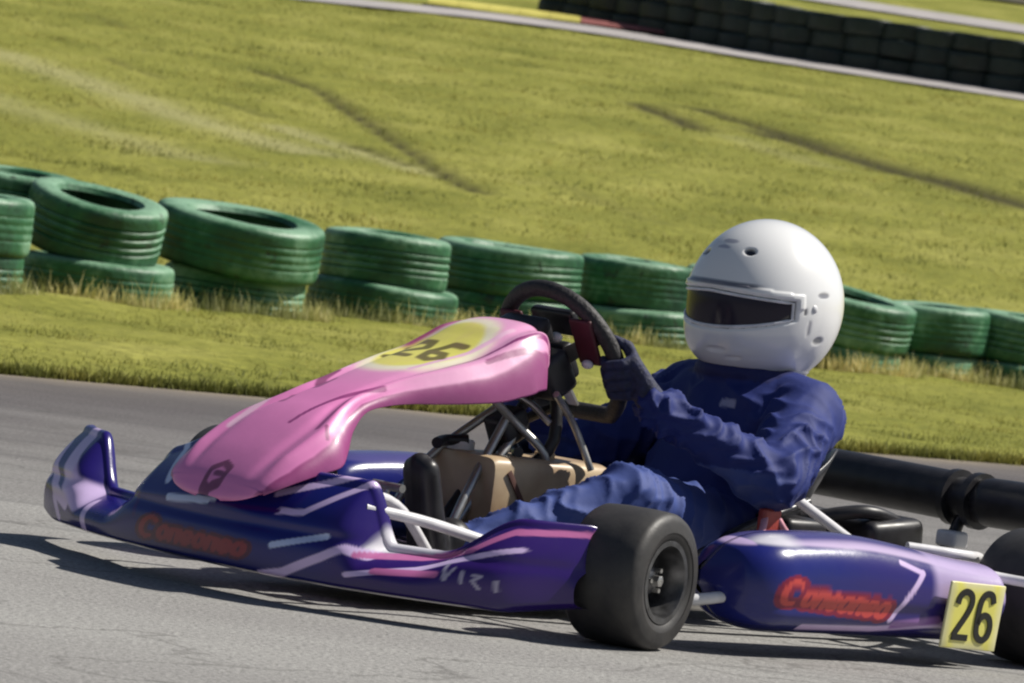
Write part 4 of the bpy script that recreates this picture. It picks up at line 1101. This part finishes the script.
for j in range(NT + 1):
    th = -1.02 + (PI / 2 + 1.02) * j / NT
    for k in range(NP):
        ph = -PI + 2 * PI * k / NP
        p = hsurf(th, ph)
        o_ = inopen(th, ph)
        n_ = p.normalized()
        c = (.90, .90, .90)
        if o_ > -.03: p -= n_ * .007 * sstep(-.03, .01, o_)
        if o_ > .0: c = (.03, .03, .035)
        # raised visor brow and gasket
        if -.10 < o_ < -.03 and th > 0: p += n_ * .003
        # chin cut and neck roll
        if th < -.98: c = (.05, .05, .06)
        if th < -.93: p += n_ * .003
        def spot(t0, p0, rt, rp, col, amt=1, inset=.004):
            global_d = math.hypot((th - t0) / rt, (ph - p0) / rp)
            return 1 - sstep(.7, 1.1, global_d)
        for (t0, p0, rt, rp, col, ins) in ((.70, .40, .055, .10, (.02, .02, .03), .006), (.62, -.48, .05, .10, (.02, .02, .03), .006), (.82, -.05, .04, .20, (.42, .43, .50), 0), (.72, -.10, .03, .16, (.50, .5, .58), 0),
                                           (-.50, .12, .025, .14, (.06, .06, .09), .004), (-.60, .34, .025, .12, (.10, .10, .14), .004), (.20, 1.60, .045, .13, (.30, .30, .33), .001), (-.02, 1.27, .05, .035, (.16, .16, .18), .001), (-.24, 1.36, .12, .035, (.5, .5, .53), .001), (-.42, 1.62, .06, .12, (.42, .42, .43), .002), (.20, -1.62, .07, .13, (.25, .25, .27), .003), (-.3, 2.6, .10, .03, (.6, .6, .62), .002)):
            t_ = spot(t0, p0, rt, rp, col)
            if t_ > 0: c = mixc(c, col, t_); p -= n_ * ins * t_
        # brow shade above the visor, painted on as a grey band
        if .20 < th < .29 and abs(ph) < .75: c = mixc(c, (.16, .16, .19), (1 - sstep(.5, .75, abs(ph))) * (1 - sstep(.02, .045, abs(th - .245))))
        if th < -.27 and abs(ph) < 1.3: c = mixc(c, (.74, .75, .80), sstep(-.30, -.36, th) * (1 - sstep(1.05, 1.3, abs(ph))) * (1 - sstep(-.82, -.88, th)))  # shade on the chin bar painted into the shell as bluish grey
        verts.append(p); cl.append(c)
for j in range(NT):
    for k in range(NP): faces.append((j * NP + k, j * NP + (k + 1) % NP, (j + 1) * NP + (k + 1) % NP, (j + 1) * NP + k))
shell = mesh_obj('shell', verts, faces, M_helmet, hel)
recalc(shell.data)
ca = shell.data.color_attributes.new('Col', 'FLOAT_COLOR', 'POINT')
arr = np.ones((len(verts), 4), dtype=np.float32); arr[:, :3] = np.array(cl); ca.data.foreach_set('color', arr.ravel())
# neck opening padding
mb = MB(); mb.tube([hsurf(-1.02, -PI + 2 * PI * k / 48) * .985 for k in range(48)], .010, closed=True); mb.build('neck_trim', mat_simple('grey_trim', (.45, .45, .46), .6), hel)
# visor glass, inside the opening, and its frame and pivots
verts = []; faces = []; A, B = 70, 24
for j in range(B + 1):
    for k in range(A + 1):
        ph = -1.10 + 2.20 * k / A; _, wx, top, bot = pbox(ph, 0)
        taper = sstep(1.12, .85, abs(ph)) if True else 1
        mid = (top + bot) / 2 + .02; hh = (top - bot) / 2 * (.35 + .60 * taper)
        th = mid + hh * (-1 + 2 * j / B)
        p = hsurf(th, ph); verts.append(p - p.normalized() * .0045)
for j in range(B):
    for k in range(A): faces.append((j * (A + 1) + k, j * (A + 1) + k + 1, (j + 1) * (A + 1) + k + 1, (j + 1) * (A + 1) + k))
visor = mesh_obj('visor', verts, faces, M_visor, hel); recalc(visor.data)
fr = MB()
loop = [(th_, ph_) for th_, ph_ in [(.150 - .06 * abs(q), q) for q in np.linspace(-1.08, 1.08, 30)] + [(-.255 + .11 * q * q, q) for q in np.linspace(1.08, -1.08, 30)]]
fr.tube([hsurf(float(t_), float(p_)) * .981 for t_, p_ in loop], .0030, n=8, closed=True)
fr.build('visor_frame', mat_simple('white_frame', (.75, .75, .78), .35), hel)
for s in (1, -1):
    mb = MB(); c0 = hsurf(.02, 1.42 * s); n_ = c0.normalized()
    mb.capsule(c0 - n_ * .0105, c0 - n_ * .0095, .0135, .0125, m=4)
    mb.build('visor_pivot', mat_simple('pivot_white', (.62, .62, .64), .35), hel)

# gloved hands closed around the wheel rim
def glove(sg, ang, wr):
    """ang: position on the rim in degrees measured from the side"""
    a = math.radians(ang)
    pr = SC + sy_ * (.150 * math.cos(a)) * sg + su * (.146 * math.sin(a))
    rad = (pr - SC).normalized(); tan = sn.cross(rad).normalized()
    if tan.z < 0: tan = -tan
    wr = Vector(wr); mb = MB()
    pc = pr + rad * .030 + sn * .012               # palm lies outside and behind the rim
    for q in (-.028, -.010, .010, .028):
        mb.capsule(wr.lerp(pc, .35) + tan * q * .6, pc + tan * q, .022, .017, n=12)
    mb.capsule(wr, wr.lerp(pc, .5), .031, .028)
    lens = (.90, 1.0, .95, .80)
    for k_, q in enumerate((.033, .011, -.011, -.033)):
        ln = lens[k_]; b0 = pc + tan * q
        k1 = pr + rad * .024 - sn * .012 * ln + tan * q * 1.05
        k2 = pr - rad * .004 - sn * .031 * ln + tan * q * 1.02
        k3 = pr - rad * .028 * ln - sn * .012 + tan * q
        mb.capsule(b0, k1, .0115, .0108, n=12); mb.capsule(k1, k2, .0105, .0098, n=12); mb.capsule(k2, k3, .0098, .0085, n=12)
    t0 = wr.lerp(pc, .55) + tan * .026; t1 = pr + rad * .006 + sn * .028 + tan * .050; t2 = pr - rad * .018 + sn * .016 + tan * .066
    mb.capsule(t0, t1, .014, .012, n=12); mb.capsule(t1, t2, .012, .0095, n=12)
    me_ = remeshed(mb, .0032, 2); me_.materials.clear(); me_.materials.append(M_glove)
    o = bpy.data.objects.new('glove', me_); link(o, driver); return o
glove(1, -8, J['wrL']); glove(-1, -14, J['wrR'])

# racing boots on the pedals
def boot(sg, an):
    an = Vector(an); mb = MB()
    mb.capsule(an + Vector((-.01, 0, .03)), an + Vector((.01, 0, -.02)), .042, .036)
    mb.capsule(an + Vector((-.005, 0, -.045)), an + Vector((.03, 0, -.045)), .030, .030)
    toe = an + Vector((.09, 0, .27 - an.z))
    for y in (-.016, 0, .016): mb.capsule(an + Vector((.03, y, -.035)), toe + Vector((-.004 * abs(y) / .016, y * 1.0, -.008 * abs(y) / .016)), .030, .024)
    me_ = remeshed(mb, .005, 3); me_.materials.clear(); me_.materials.append(M_black)
    o = bpy.data.objects.new('boot', me_); link(o, driver); return o
boot(1, J['ankL']); boot(-1, J['ankR'])

# ------------------------------------------------------------------ light, sky, camera
SUN_EL = math.radians(48); SUN_AZ = math.radians(16)      # sun to the right, a touch behind
sv = Vector((math.cos(SUN_AZ) * math.cos(SUN_EL), math.sin(SUN_AZ) * math.cos(SUN_EL), math.sin(SUN_EL)))
sd = bpy.data.lights.new('sun', 'SUN'); sd.energy = 5.3; sd.angle = math.radians(.5); sd.color = (1, .955, .87)
so = bpy.data.objects.new('sun', sd); link(so); so.rotation_euler = sv.to_track_quat('Z', 'Y').to_euler(); so.location = (20, 5, 30)
w = bpy.data.worlds.new('World'); scene.world = w; w.use_nodes = True
nt = w.node_tree; bg = nt.nodes['Background']; sky = nt.nodes.new('ShaderNodeTexSky'); sky.sky_type = 'NISHITA'; sky.sun_disc = False
sky.sun_elevation = SUN_EL; sky.sun_rotation = math.atan2(sv.x, sv.y); nt.links.new(sky.outputs[0], bg.inputs['Color']); bg.inputs['Strength'].default_value = .05

cam = bpy.data.cameras.new('camera'); co = bpy.data.objects.new('camera', cam); link(co); scene.camera = co
cam.sensor_width = 36; cam.lens = 5500 / 1024 * 36; cam.clip_end = 3000; cam.clip_start = .1
pitch = math.atan(190 / 5500); roll = math.radians(7.5)
fwv = Vector((0, math.cos(pitch), -math.sin(pitch))); r0 = Vector((1, 0, 0)); u0 = r0.cross(fwv)
rv = r0 * math.cos(roll) + u0 * math.sin(roll); uv = -r0 * math.sin(roll) + u0 * math.cos(roll)
Mx = Matrix((rv, uv, -fwv)).transposed().to_4x4(); Mx.translation = Vector((0, 0, .87)); co.matrix_world = Mx
cam.dof.use_dof = True; cam.dof.focus_distance = 10.3; cam.dof.aperture_fstop = 18
scene.view_settings.view_transform = 'Standard'; scene.view_settings.look = 'None'; scene.view_settings.exposure = 0
scene.cycles.filter_width = 2.2
